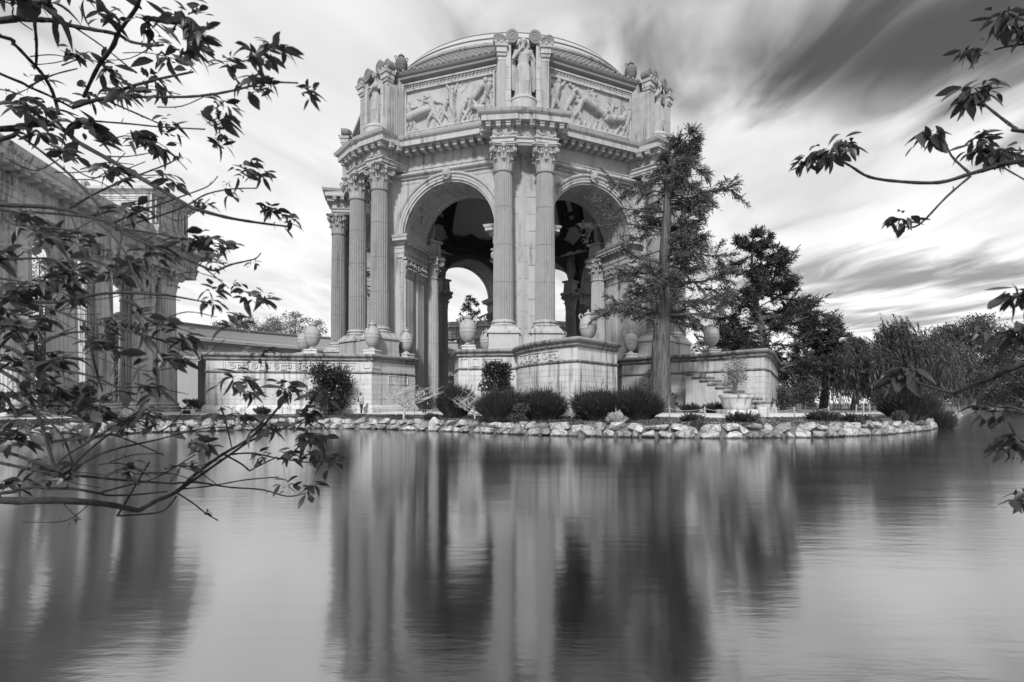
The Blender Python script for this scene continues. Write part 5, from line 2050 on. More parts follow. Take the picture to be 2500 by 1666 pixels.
def broadleaf(name, label, base, H, W, mat='leaf', seed=0, nclump=60, nleaf=130, size=.24, trunk_h=.35, cat='tree', group=None, top=.5, dpt=None, clump=.16, bark='bark_dark', shape=None, squash=.6, aspect=.5):
    rng = np.random.default_rng(seed)
    t = thing(name, base, label, cat, group)
    dpt = dpt or W
    C, Rr = [], []
    for i in range(nclump):
        while True:
            v = rng.uniform(-1, 1, 3)
            if np.linalg.norm(v) < 1:
                break
        v = v / max(np.linalg.norm(v), 1e-6) * (np.linalg.norm(v) ** .45)
        x, y = v[0] * W / 2 * .86, v[1] * dpt / 2 * .86
        z = H * (trunk_h + (1 - trunk_h) * (.5 + .46 * v[2]))
        if shape:
            x, y, z = shape(x, y, z)
        C.append((x, y, z)); Rr.append(W * clump * rng.uniform(.65, 1.3))
    Q = clump_leaves(C, Rr, nleaf, size, rng, squash, .45, aspect)
    Q[:, :, 2] = np.maximum(Q[:, :, 2], .02)
    mb = MB()
    th = H * trunk_h
    mb.tube([(0, 0, -.2), (.02 * H, 0, th * .5), (.01 * H, .01 * H, th), (.0, 0, H * .75)], [H * .032, H * .026, H * .02, H * .006], 10)
    for i in range(0, nclump, 3):
        c = Vector(C[i])
        s = Vector((0, 0, th * rng.uniform(.6, 1.3)))
        mid = s.lerp(c, .5) + Vector((0, 0, -.05 * H))
        mb.tube([s, mid, c], [H * .010, H * .007, H * .003], 5)
    link('trunk', mb.mesh('trunk', 60), M[bark], t)
    link('crown', quads_mesh('crown', Q), M[mat], t)
    return t

def bare_tree(name, label, base, H, W, seed, mat='pale_twig', levels=4, group=None, trunk_r=.09, cat='tree'):
    rng = random.Random(seed)
    t = thing(name, base, label, cat, group)
    trunk, twigs = MB(), MB()
    def grow(p, d, ln, r, lv):
        n = 4
        pts = [p]
        for i in range(n):
            d = (d + Vector((rng.gauss(0, .10), rng.gauss(0, .10), rng.gauss(.04, .06)))).normalized()
            pts.append(pts[-1] + d * ln / n)
        (trunk if lv == levels else twigs).tube(pts, [r * (1 - .35 * i / n) for i in range(n + 1)], 6 if lv > 2 else 4)
        if lv <= 0:
            return
        kids = 6 if lv == levels else 3
        for k in range(kids):
            q = rng.uniform(.5, 1.0) if k else 1.0
            i = min(int(q * n), n)
            az = 2 * pi * k / kids + rng.uniform(-.6, .6)
            sp = 1.5 if lv == levels else .75
            nd = (d * .8 + Vector((math.cos(az) * sp * W / H, math.sin(az) * sp * W / H, rng.uniform(.0, .3)))).normalized()
            grow(pts[i], nd, ln * (rng.uniform(.8, 1.15) if lv == levels else rng.uniform(.66, .92)), max(r * (.56 if k else .70), .0065), lv - 1)
    grow(Vector((0, 0, -.08)), Vector((.05, 0, 1)), H * .29, trunk_r, levels)
    link('trunk', trunk.mesh('trunk', 60), M[mat], t)
    link('twigs', twigs.mesh('twigs', 60), M[mat], t)
    return t

# ------------------------------------------------------------------ the big conifer in front of the rotunda
rng = np.random.default_rng(5)
base = on_ground(1618, 41.0)
tp = lambda u, v: (at(u, v, 41.0) - base)
trunk = [((0, 0, -.2), .98), ((tp(1614, 960).x, 0, tp(1614, 960).z), .74), ((tp(1613, 850).x, 0, tp(1613, 850).z), .63), ((tp(1620, 700).x, 0, tp(1620, 700).z), .44), ((tp(1626, 560).x, 0, tp(1626, 560).z), .33),
         ((tp(1632, 450).x, 0, tp(1632, 450).z), .22), ((tp(1650, 380).x, 0, tp(1650, 380).z), .12), ((tp(1682, 322).x, 0, tp(1682, 322).z), .03)]
limbs = []
HT = trunk[-1][0][2]
for i in range(88):
    q = i / 87
    z = 6.6 + (HT - 7.0) * q
    az = rng.uniform(-75, 75) if rng.random() < .62 else rng.uniform(105, 255)
    right = abs(az) < 90
    prof = (1 - .80 * q ** 1.5) * (.85 if q < .12 else 1)
    ln = (4.9 if right else 3.9) * prof * rng.uniform(.55, 1.08)
    limbs.append((z, az, max(ln, .9), rng.uniform(-.05, .40) + .05 * q, (1.0 if right else .8) * rng.uniform(.5, 1.25)))
for (v, az, ln, rise, dn) in ((560, 178, 6.3, .16, .55), (520, 185, 5.6, .12, .65), (690, 172, 4.6, .32, .25), (760, 182, 4.9, .10, 1.6), (740, 200, 4.6, .12, 1.5), (450, 176, 4.4, .05, 1.3), (470, 190, 3.6, .10, 1.2),
                              (430, 5, 4.4, .10, 1.2), (480, -8, 5.0, .0, 1.3), (600, 8, 5.4, -.02, 1.5), (700, 0, 5.2, -.06, 1.6), (760, -15, 5.0, 0, 1.6), (395, 12, 3.0, .15, 1.0), (372, -10, 1.8, .3, .9)):
    limbs.append((tp(1620, v).z, az, ln, rise, dn))
conifer('conifer_tree', 'tall dark conifer with furrowed trunk standing before the right arch of the rotunda', base, HT, limbs, trunk, seed=11, reach=1.2, dens=84, size=.23, width=.26, hang=.12, flat=.35)

# pine behind the right podium
rng = np.random.default_rng(8)
base = on_ground(1884, 58)
trunk = [((0, 0, -.2), .50), ((-.5, 0, 6), .40), ((-1.6, 0, 11), .28), ((-2.1, 0, 15.0), .14), ((-2.0, 0, 18.4), .03)]
limbs = []
for i in range(64):
    q = i / 63
    z = 3.6 + 14.4 * q
    az = rng.uniform(0, 360)
    ln = (7.4 * (1 - q) ** .62 + .7) * rng.uniform(.7, 1.1)
    limbs.append((z, az, ln, rng.uniform(.0, .35) + .25 * q, rng.uniform(.7, 1.2)))
for z, az, ln in ((9.5, -5, 7.6), (10.5, 5, 7.4), (12.0, -10, 6.6), (6, 180, 7.5), (7.5, 190, 7.0), (4.6, 175, 7.0), (4.2, 5, 6.5)):
    limbs.append((z, az, ln, .12, 1.2))
conifer('pine_tree', 'broad dark layered pine standing right of the concave podium', base, 18, limbs, trunk, 'pine', 'bark_dark', 13, reach=1.5, dens=105, size=.30, width=.26, hang=-.10, flat=.35, flare=False)

# spreading cypress further right
rng = np.random.default_rng(9)
base = on_ground(2010, 66)
limbs = []
for i in range(46):
    q = i / 45
    z = 3.0 + 7.0 * q
    limbs.append((z, rng.uniform(0, 360), (6.0 * (1 - q * .55)) * rng.uniform(.6, 1.05), .30 + .2 * rng.random(), 1.2))
conifer('cypress_tree', 'low dark flat-topped cypress between the pine and the willow', base, 11, limbs, [((0, 0, -.2), .5), ((.3, 0, 3), .4), ((-.2, 0, 6), .3), ((-.4, 0, 10.6), .05)], 'pine', 'bark', 17, reach=1.4, dens=60, size=.36, width=.28, hang=-.25, flat=.3, flare=False)

# willow with wind-blown hanging strands
def willow(base, H, W, seed, label):
    rng = np.random.default_rng(seed)
    t = thing('willow_tree', base, label, 'tree')
    mb = MB()
    mb.tube([(0, 0, -.2), (.3, 0, H * .25), (.1, 0, H * .5)], [.42, .34, .26], 10)
    Q = []
    for i in range(46):
        a = rng.uniform(0, 2 * pi)
        q = rng.random() ** .6
        top = Vector((math.cos(a) * q * W * .44, math.sin(a) * q * W * .30, H * (1.0 - .38 * q * q) * rng.uniform(.82, 1.0)))
        mb.tube([(.1, 0, H * .4), Vector((.1, 0, H * .62)).lerp(top, .5), top], [.12, .07, .03], 5)
        for k in range(26):
            st = top + Vector(rng.normal(size=3)) * W * .05
            ln = rng.uniform(.25, .62) * H * (.5 + .7 * q)
            dx = rng.uniform(-.12, .45)
            m = 16
            s = (np.arange(m) + rng.random(m)) / m
            P = np.stack([st.x + dx * ln * s ** 1.3 + rng.normal(size=m) * .05, st.y + rng.normal() * .15 * s * ln + rng.normal(size=m) * .05, st.z + .10 * ln * s - ln * s ** 1.7], 1)
            P[:, 2] = np.maximum(P[:, 2], .25)
            T = np.stack([np.full(m, dx * 1.2), rng.normal(size=m) * .35, -.2 - 1.2 * s], 1) + rng.normal(size=(m, 3)) * .22
            T /= np.linalg.norm(T, axis=1, keepdims=True)
            Q.append(leaf_quads(P, T, rng.uniform(.35, .8, m), .07, rng))
    link('trunk', mb.mesh('trunk', 60), M['bark_dark'], t)
    link('crown', quads_mesh('crown', np.concatenate(Q)), M['leaf'], t)
    return t
willow(on_ground(2185, 50), 7.6, 10.5, 31, 'wind-blown willow with hanging strands at the right end of the island')
willow(on_ground(2085, 60), 7.6, 7.0, 32, 'paler willow behind the white fence posts, left of the windblown willow')

gT = 'trees on the far right shore'
broadleaf('broadleaf_tree', 'tall rounded tree with layered crown behind the willow at far right', Vector((px_x(2372, 118), -DIST + 118, 1.2)), 19.6, 17, 'leaf', 41, 90, 330, .42, .12, group=gT, clump=.15, squash=.5)
broadleaf('broadleaf_tree', 'second rounded tree beside the picture edge at far right', Vector((px_x(2500, 128), -DIST + 128, 1.2)), 15.5, 16, 'leaf', 42, 80, 300, .42, .1, group=gT, clump=.16, squash=.5)
broadleaf('broadleaf_tree', 'low dark tree left of the tallest far right tree', Vector((px_x(2262, 105), -DIST + 105, 1.2)), 13.2, 13, 'leaf', 43, 70, 280, .38, .08, group=gT, clump=.17)
broadleaf('broadleaf_tree', 'bushy tree low on the far right shore above the reeds', Vector((px_x(2440, 150), -DIST + 158, 1.2)), 12, 26, 'leaf', 44, 100, 280, .45, .02, group=gT, clump=.12)
broadleaf('broadleaf_tree', 'far tree filling the gap between cypress and willow', Vector((px_x(2130, 120), -DIST + 120, 1.2)), 13.0, 15, 'leaf', 45, 60, 170, .42, .1, group=gT, clump=.16)
broadleaf('broadleaf_tree', 'far dark tree behind the pine trunk', Vector((px_x(1935, 110), -DIST + 110, 1.2)), 10.5, 18, 'leaf', 46, 60, 170, .42, .05, group=gT, clump=.15)
broadleaf('broadleaf_tree', 'far low tree at the right edge beyond the tall trees', Vector((px_x(2600, 140), -DIST + 150, 1.2)), 14, 26, 'leaf', 47, 70, 150, .5, .02, group=gT, clump=.13)
# beyond the gallery wall and through the arches
gB = 'trees beyond the gallery wall'
broadleaf('broadleaf_tree', 'rounded tree crown above the gallery wall left of the rotunda', Vector((px_x(722, 132), -DIST + 132, 1.2)), 22.6, 15, 'leaf_light', 51, 70, 150, .45, .5, group=gB, clump=.13)
broadleaf('broadleaf_tree', 'smaller tree crown above the gallery wall at the foreground branch tips', Vector((px_x(590, 125), -DIST + 125, 1.2)), 21.3, 12, 'leaf_light', 52, 50, 140, .45, .55, group=gB, clump=.14)
broadleaf('broadleaf_tree', 'pale tree seen between the columns of the left colonnade', Vector((px_x(100, 66), -DIST + 66, 1.2)), 18, 12, 'leaf_light', 53, 55, 130, .3, .3, group=gB, clump=.13)
broadleaf('broadleaf_tree', 'dark tree mass low behind the left colonnade', Vector((px_x(180, 64), -DIST + 64, 1.2)), 9.5, 20, 'leaf', 54, 70, 150, .32, .05, group=gB, clump=.12)
rng = np.random.default_rng(15)
limbs = [(5 + 18.5 * i / 59, rng.uniform(0, 360), (7.5 * (1 - (i / 59) ** 1.3) + .7) * rng.uniform(.8, 1.1), .05, 1.0) for i in range(60)]
conifer('fir_tree', 'narrow pointed conifer seen through the left arch', Vector((px_x(1150, 118), -DIST + 118, 1.2)), 23, limbs, [((0, 0, 0), .4), ((0, 0, 12), .25), ((0, 0, 24.2), .02)], 'leaf', 'bark_dark', 19, reach=1.2, dens=34, size=.5, width=.25, flare=False)
for (u, d, w, h, lab) in ((1105, 92, 6, 6.0, 'dark hedge mass beyond the left arch opening'), (1360, 96, 5, 7, 'dark shrub mass beyond the right arch opening')):
    bush('hedge_bush', lab, Vector((px_x(u, d), -DIST + d, 1.2)), w, h, 3, 2600, .32, 'leaf', None, u)

# ------------------------------------------------------------------ shrubs along the island
bush('evergreen_bush', 'large round glossy dark bush against the long left podium', on_ground(806, 45.2), 4.0, 3.9, 3.2, 9000, .20, 'leaf_gloss', None, 61, lumps=26, lift=.25)
bush('evergreen_bush', 'tall upright glossy dark bush beside the bow of the centre podium', on_ground(1214, 41.8), 2.9, 4.3, 2.4, 8000, .18, 'leaf_gloss', None, 62, lumps=26, lift=.25)
gW = 'whippy broom bushes along the bank'
broom('broom_bush', 'dark whippy bush on the bank in front of the left arch', on_ground(1112, 39.6), 2.5, 2.5, 5000, group=gW, seed=71)
broom('broom_bush', 'dark whippy bush, left half of the wide pair below the prow', on_ground(1228, 35.4), 3.2, 2.15, 5600, group=gW, seed=72)
broom('broom_bush', 'dark whippy bush, right half of the wide pair below the prow', on_ground(1322, 34.9), 3.0, 2.1, 5400, group=gW, seed=73)
broom('broom_bush', 'dark whippy bush left of the conifer foot, nearer the prow', on_ground(1462, 34.0), 3.1, 2.0, 5600, group=gW, seed=74)
broom('broom_bush', 'dark whippy bush touching the conifer foot', on_ground(1550, 33.8), 3.2, 2.05, 5800, group=gW, seed=75)
broom('broom_bush', 'big dark whippy bush at the right tip of the island', on_ground(2215, 37.6), 3.7, 2.5, 6500, group=gW, seed=76)
broom('broom_bush', 'smaller whippy bush under the willow at the island tip', on_ground(2285, 42.5), 2.6, 2.0, 3600, group=gW, seed=77)
bush('leafy_shrub', 'small pale-flecked shrub hanging over the rocks below the prow', ground_at(1270, .35), 1.5, 1.55, 1.1, 2600, .10, 'ivy', None, 81, lumps=12)
bush('leafy_shrub', 'rounded shrub right of the square podium end', on_ground(1905, 47), 3.4, 2.2, 2.4, 4500, .14, 'ivy', None, 82, lumps=16)
bush('leafy_shrub', 'taller shrub behind the rounded one, right of the podium end', on_ground(1965, 53), 4.4, 2.9, 2.6, 4200, .17, 'ivy', None, 83, lumps=16)
bush('leafy_shrub', 'flowering shrub at the rocky right tip of the island', ground_at(2292, .5), 1.5, 1.2, 1.2, 1800, .11, 'reed', None, 84, lumps=10)
bush('leafy_shrub', 'thin young bush against the podium left of the conifer trunk', on_ground(1577, 47), 1.7, 3.1, 1.2, 900, .14, 'leaf_light', None, 85, lumps=12, lift=.7)
bush('leafy_shrub', 'loose twiggy bush right of the conifer trunk', on_ground(1645, 43), 1.2, 1.6, 1.0, 500, .13, 'ivy', None, 86, lumps=9)
bush('leafy_shrub', 'dark shrub at the foot of the far left podium end', on_ground(470, 43), 2.6, 1.2, 1.6, 1800, .14, 'ivy', None, 87)
bush('hedge_bush', 'dark hedge under the left colonnade behind the foreground branches', on_ground(150, 37), 8.5, 2.0, 2.4, 6000, .18, 'leaf', None, 88, lumps=24)
bush('hedge_bush', 'dark low hedge beyond the left picture edge under the colonnade', on_ground(-40, 33), 7, 2.2, 2.4, 4500, .18, 'leaf', None, 89, lumps=20)
t = bush('planter_tree', 'small loose leafy tree growing in the fluted stone planter', PLANTER + Vector((0, 0, 1.27)), 2.5, 2.3, 1.8, 1700, .13, 'leaf_light', None, 90, 'tree', 18, .35)
gP = 'spiky clump plants along the bank'
def tuft(u, s, w, h, label, mat='ivy', n=170, seed=0):
    broom('clump_plant', label, ground_at(u, s), w, h, n, mat, gP, seed, blade=.035, cat='plant')
for i, (u, s, w, h, lab) in enumerate(((1686, 12.5, 1.7, .75, 'leafy clump plant at the podium foot right of the conifer'), (1747, 10.5, 1.9, .9, 'leafy clump plant left of the fluted planter'), (1690, 2.2, 1.3, .55, 'clump plant on the bank below the conifer, left'),
                                       (1812, 2.0, 1.9, .7, 'wide clump plant on the bank below the planter'), (2010, 2.4, 2.0, .75, 'clump plant on the bank before the white posts'), (2085, 1.6, 2.2, .6, 'clump plant over the rocks right of the white posts'),
                                       (2195, .7, .9, .9, 'upright clump plant among the rocks at right'), (2100, .4, .6, .8, 'dark clump plant hanging in the rock joints at right'), (1705, .4, .7, .7, 'clump plant growing out of the rocks below the conifer'),
                                       (1052, 1.4, 1.0, .5, 'dark clump plant on the bank by the standing person'), (640, 5.0, 1.3, .7, 'clump plant beside the long podium base'), (240, 2.0, 2.2, .9, 'clump plant on the left bank behind the branches'),
                                       (330, 1.4, 1.8, .8, 'pale clump plant on the left bank near the rocks'), (1505, .9, 1.1, .8, 'dry clump of grass below the bush at the conifer foot'))):
    tuft(u, s, w, h, lab, 'dry' if 'dry' in lab or 'pale' in lab else 'ivy', 260, 100 + i)

# bare young trees with pale twigs
gN = 'bare pale young trees on the bank'
bare_tree('bare_tree', 'wide bare pale-twigged tree before the left podium end', on_ground(985, 40.2), 4.4, 8.0, 3, group=gN, trunk_r=.085)
bare_tree('bare_tree', 'bare pale-twigged tree between the whippy bushes, left of the tall glossy bush', on_ground(1160, 37.4), 3.4, 6.0, 12, group=gN, trunk_r=.06)
bare_tree('bare_tree', 'slender bare sapling in front of the stained prow', on_ground(1396, 34.5), 2.5, 1.9, 8, group=gN, trunk_r=.035, levels=3, mat='post')

# low ground cover of the bank and dry grass (nobody could count it)
rng = np.random.default_rng(33)
def cover(name, label, u0, u1, s0, s1, n, size, mat, seed, h=.10):
    rng = np.random.default_rng(seed)
    U = rng.uniform(u0, u1, n)
    Ss = rng.uniform(s0, s1, n)
    keep = (np.sin(U * .06) + np.sin(U * .023 + Ss * 2.1) + rng.normal(size=n) * .8) > -.5
    U, Ss = U[keep], Ss[keep]
    Dp = np.interp(U, SHU, SHD) + Ss
    Zz = np.interp(Ss, [p[0] for p in GS], [p[1] for p in GS])
    P = np.stack([(U - X0) / F * Dp, -DIST + Dp, Zz + rng.uniform(.0, h, len(U))], 1)
    T = rng.normal(size=(len(U), 3)); T[:, 2] = np.abs(T[:, 2]) * 1.0 + .2
    T /= np.linalg.norm(T, axis=1, keepdims=True)
    L = size * rng.uniform(.6, 1.5, (len(U), 1))
    o = link(name, quads_mesh(name, leaf_quads(P, T, L, L * .38, rng)), M[mat])
    tag(o, label, None, None, 'stuff')
cover('ground_cover', 'low leafy ground cover on the bank above the rocks', -100, 2330, .6, 4.0, 42000, .13, 'ivy', 1)
cover('dry_grass', 'short dry grass on the open bank below the conifer', 1560, 2100, .7, 4.4, 14000, .10, 'dry', 2, .05)
cover('leaf_litter', 'scattered leaf litter along the building side of the path', 560, 2200, 9.5, 15, 9000, .10, 'dry', 4, .03)
# reeds on the far right shore
rng = np.random.default_rng(44)
n = 5000
U = rng.uniform(2330, 2760, n); Dp = 152 + rng.uniform(0, 8, n)
P0 = np.stack([(U - X0) / F * Dp, -DIST + Dp, np.full(n, .2)], 1)
hgt = rng.uniform(2.5, 4.6, (n, 1))
tip = P0 + np.concatenate([rng.normal(size=(n, 1)) * 1.3, rng.normal(size=(n, 1)) * .6, hgt], 1)
Wd = np.array([.09, 0, 0])
tag(link('reeds', quads_mesh('reeds', np.stack([P0 - Wd, P0 + Wd, tip + Wd * .2, tip - Wd * .2], 1)), M['reed']), 'pale reed bed along the far right waterline', None, None, 'stuff')

# ------------------------------------------------------------------ posts and ropes
def post_fence(name, label, pts, h, r, rope=True, group=None):
    b = pts[0]
    t = thing(name, b, label, 'fence', group)
    for p in pts:
        mb = MB().lathe([(r * 1.05, -.2), (r, .1), (r * .95, h - .06), (r * .75, h)], 8)
        o = link('post', mb.mesh('post', 40), M['post'], t, p - b)
        o.rotation_euler = (random.uniform(-.05, .05), random.uniform(-.05, .05), 0)
    if rope:
        for a, c in zip(pts[:-1], pts[1:]):
            q = [(a.lerp(c, k / 8) - b) + Vector((0, 0, h * .82 - .14 * math.sin(pi * k / 8))) for k in range(9)]
            link('rope', MB().tube(q, .016, 5).mesh('rope', 60), M['post'], t)
    return t
post_fence('rope_fence', 'low rope fence of thin posts along the path below the conifer and planter', [ground_at(u, s) for u, s in ((1560, 5.2), (1635, 4.6), (1721, 4.4), (1800, 4.3), (1875, 4.2), (1940, 4.3), (2022, 4.6))], .72, .05)
post_fence('rope_fence', 'low rope fence of thin posts before the left podium and bare tree', [ground_at(u, 4.4) for u in (690, 757, 828, 925, 1012, 1070)], .68, .035)
wp = []
for (x, y) in ((530, 1120), (562, 1128), (578, 1128), (598, 1130), (715, 1140), (840, 1146), (935, 1148), (960, 1146), (982, 1146), (1000, 1150)):
    u, v = 1900 + x * .2551, 700 + y * .2551
    d = 56 + (x - 530) * .008
    wp.append(on_ground(u, d))
post_fence('post_fence', 'row of pale short posts and rail between cypress and big whippy bush', wp, .62, .06, True)
post_fence('post_fence', 'nearer group of pale short posts left of the big whippy bush', [on_ground(1900 + x * .2551, 43 + i * .5) for i, x in enumerate((745, 815, 875, 925, 975, 1020))], .62, .055, True)

# small ground vent by the left podium end
p = on_ground(457, 42.5)
t = thing('ground_vent', p, 'small dark square vent plate in the kerb left of the long podium', 'vent')
link('frame', MB().box(-.45, .45, -.05, .3, -.1, .38).mesh('frame'), M['concrete'], t)
link('grille', MB().box(-.3, .3, -.075, -.051, .03, .30).mesh('grille'), M['black'], t)

# ------------------------------------------------------------------ two people on the path
def person(label, pos, rz, dark, seed, bag):
    t = thing('person', pos, label, 'person', None, rz)
    mb = MB()
    for s, y in ((-1, -.06), (1, .08)):
        mb.capsule((s * .09, 0, .90), (s * .10, y * .5 - .03, .50), .088, .062)
        mb.capsule((s * .10, y * .5 - .03, .50), (s * .10, y, .10), .058, .042)
        mb.capsule((s * .10, y + .03, .045), (s * .115, y - .15, .04), .045, .038)
    mb.capsule((0, 0, .92), (0, 0, 1.12), .145, .135)
    mb.capsule((-.05, 0, 1.14), (-.08, -.01, 1.36), .12, .105)
    mb.capsule((.05, 0, 1.14), (.08, -.01, 1.36), .12, .105)
    mb.capsule((0, 0, 1.40), (0, -.01, 1.52), .06, .052)
    mb.ball((0, -.015, 1.63), .105, 12, 8, (.82, .95, 1.12))
    mb.capsule((0, -.11, 1.63), (0, -.125, 1.60), .014, .018, 6)
    for s in (-1, 1):
        e = (s * .25, -.02, 1.12)
        h = (s * .20, -.20, 1.02) if s < 0 else (s * .25, -.06, .86)
        mb.capsule((s * .18, 0, 1.40), e, .056, .044)
        mb.capsule(e, h, .042, .03)
        hv = Vector(h)
        dv = (hv - Vector(e)).normalized()
        mb.capsule(hv, hv + dv * .06, .032, .03)
        for q in range(4):
            f = hv + dv * .07 + Vector(((q - 1.5) * .017, 0, 0))
            mb.capsule(f, f + dv * (.07 - .008 * abs(q - 1.4)), .0095, .008, 6)
        mb.capsule(hv + Vector((-s * .03, 0, 0)), hv + Vector((-s * .045, -.01, 0)) + dv * .06, .011, .009, 6)
    me = remesh(mb, 'body', .012, 2)
    link('body', me, M['skin'], t)
    c = 'cloth_dark' if dark else 'cloth_pale'
    cl = MB()
    cl.lathe([(.19, .82), (.175, 1.0), (.165, 1.12), (.185, 1.28), (.20, 1.40), (.13, 1.47), (.075, 1.49)], 20, mod=lambda a, r, z: 1 + .05 * math.sin(6 * a + z * 9))
    for s in (-1, 1):
        cl.tube([(s * .17, 0, 1.41), (s * .252, -.02, 1.12), (s * .21, -.16, 1.04) if s < 0 else (s * .252, -.05, .92)], [.075, .062, .05], 10)
    link('jacket', remesh(cl, 'jacket', .016, 1), M[c], t)
    tr = MB()
    for s, y in ((-1, -.06), (1, .08)):
        tr.tube([(s * .08, 0, .95), (s * .10, y * .5 - .03, .50), (s * .10, y, .10)], [.115, .085, .07], 10)
    link('trousers', remesh(tr, 'trousers', .016, 1), M['cloth_dark'], t)
    hr = MB().ball((0, .015, 1.665), .115, 12, 8, (.86, .98, 1.0)).capsule((0, .06, 1.62), (0, .07, 1.50), .08, .06)
    hr.v = [q for q in hr.v]
    link('hair', hr.mesh('hair', 60), M['cloth_dark'], t)
    if bag:
        link('bag', MB().box(-.10, .10, .12, .26, 1.0, 1.36, (.02, .02)).mesh('bag'), M['cloth_dark'], t)
    return t
person('person in dark clothes standing on the path behind the wide bare tree', on_ground(1036, 44.0), R(20), True, 1, False)
person('person in a pale jacket with dark bag walking before the left podium corner', on_ground(882, 45.5), R(75), False, 2, True)
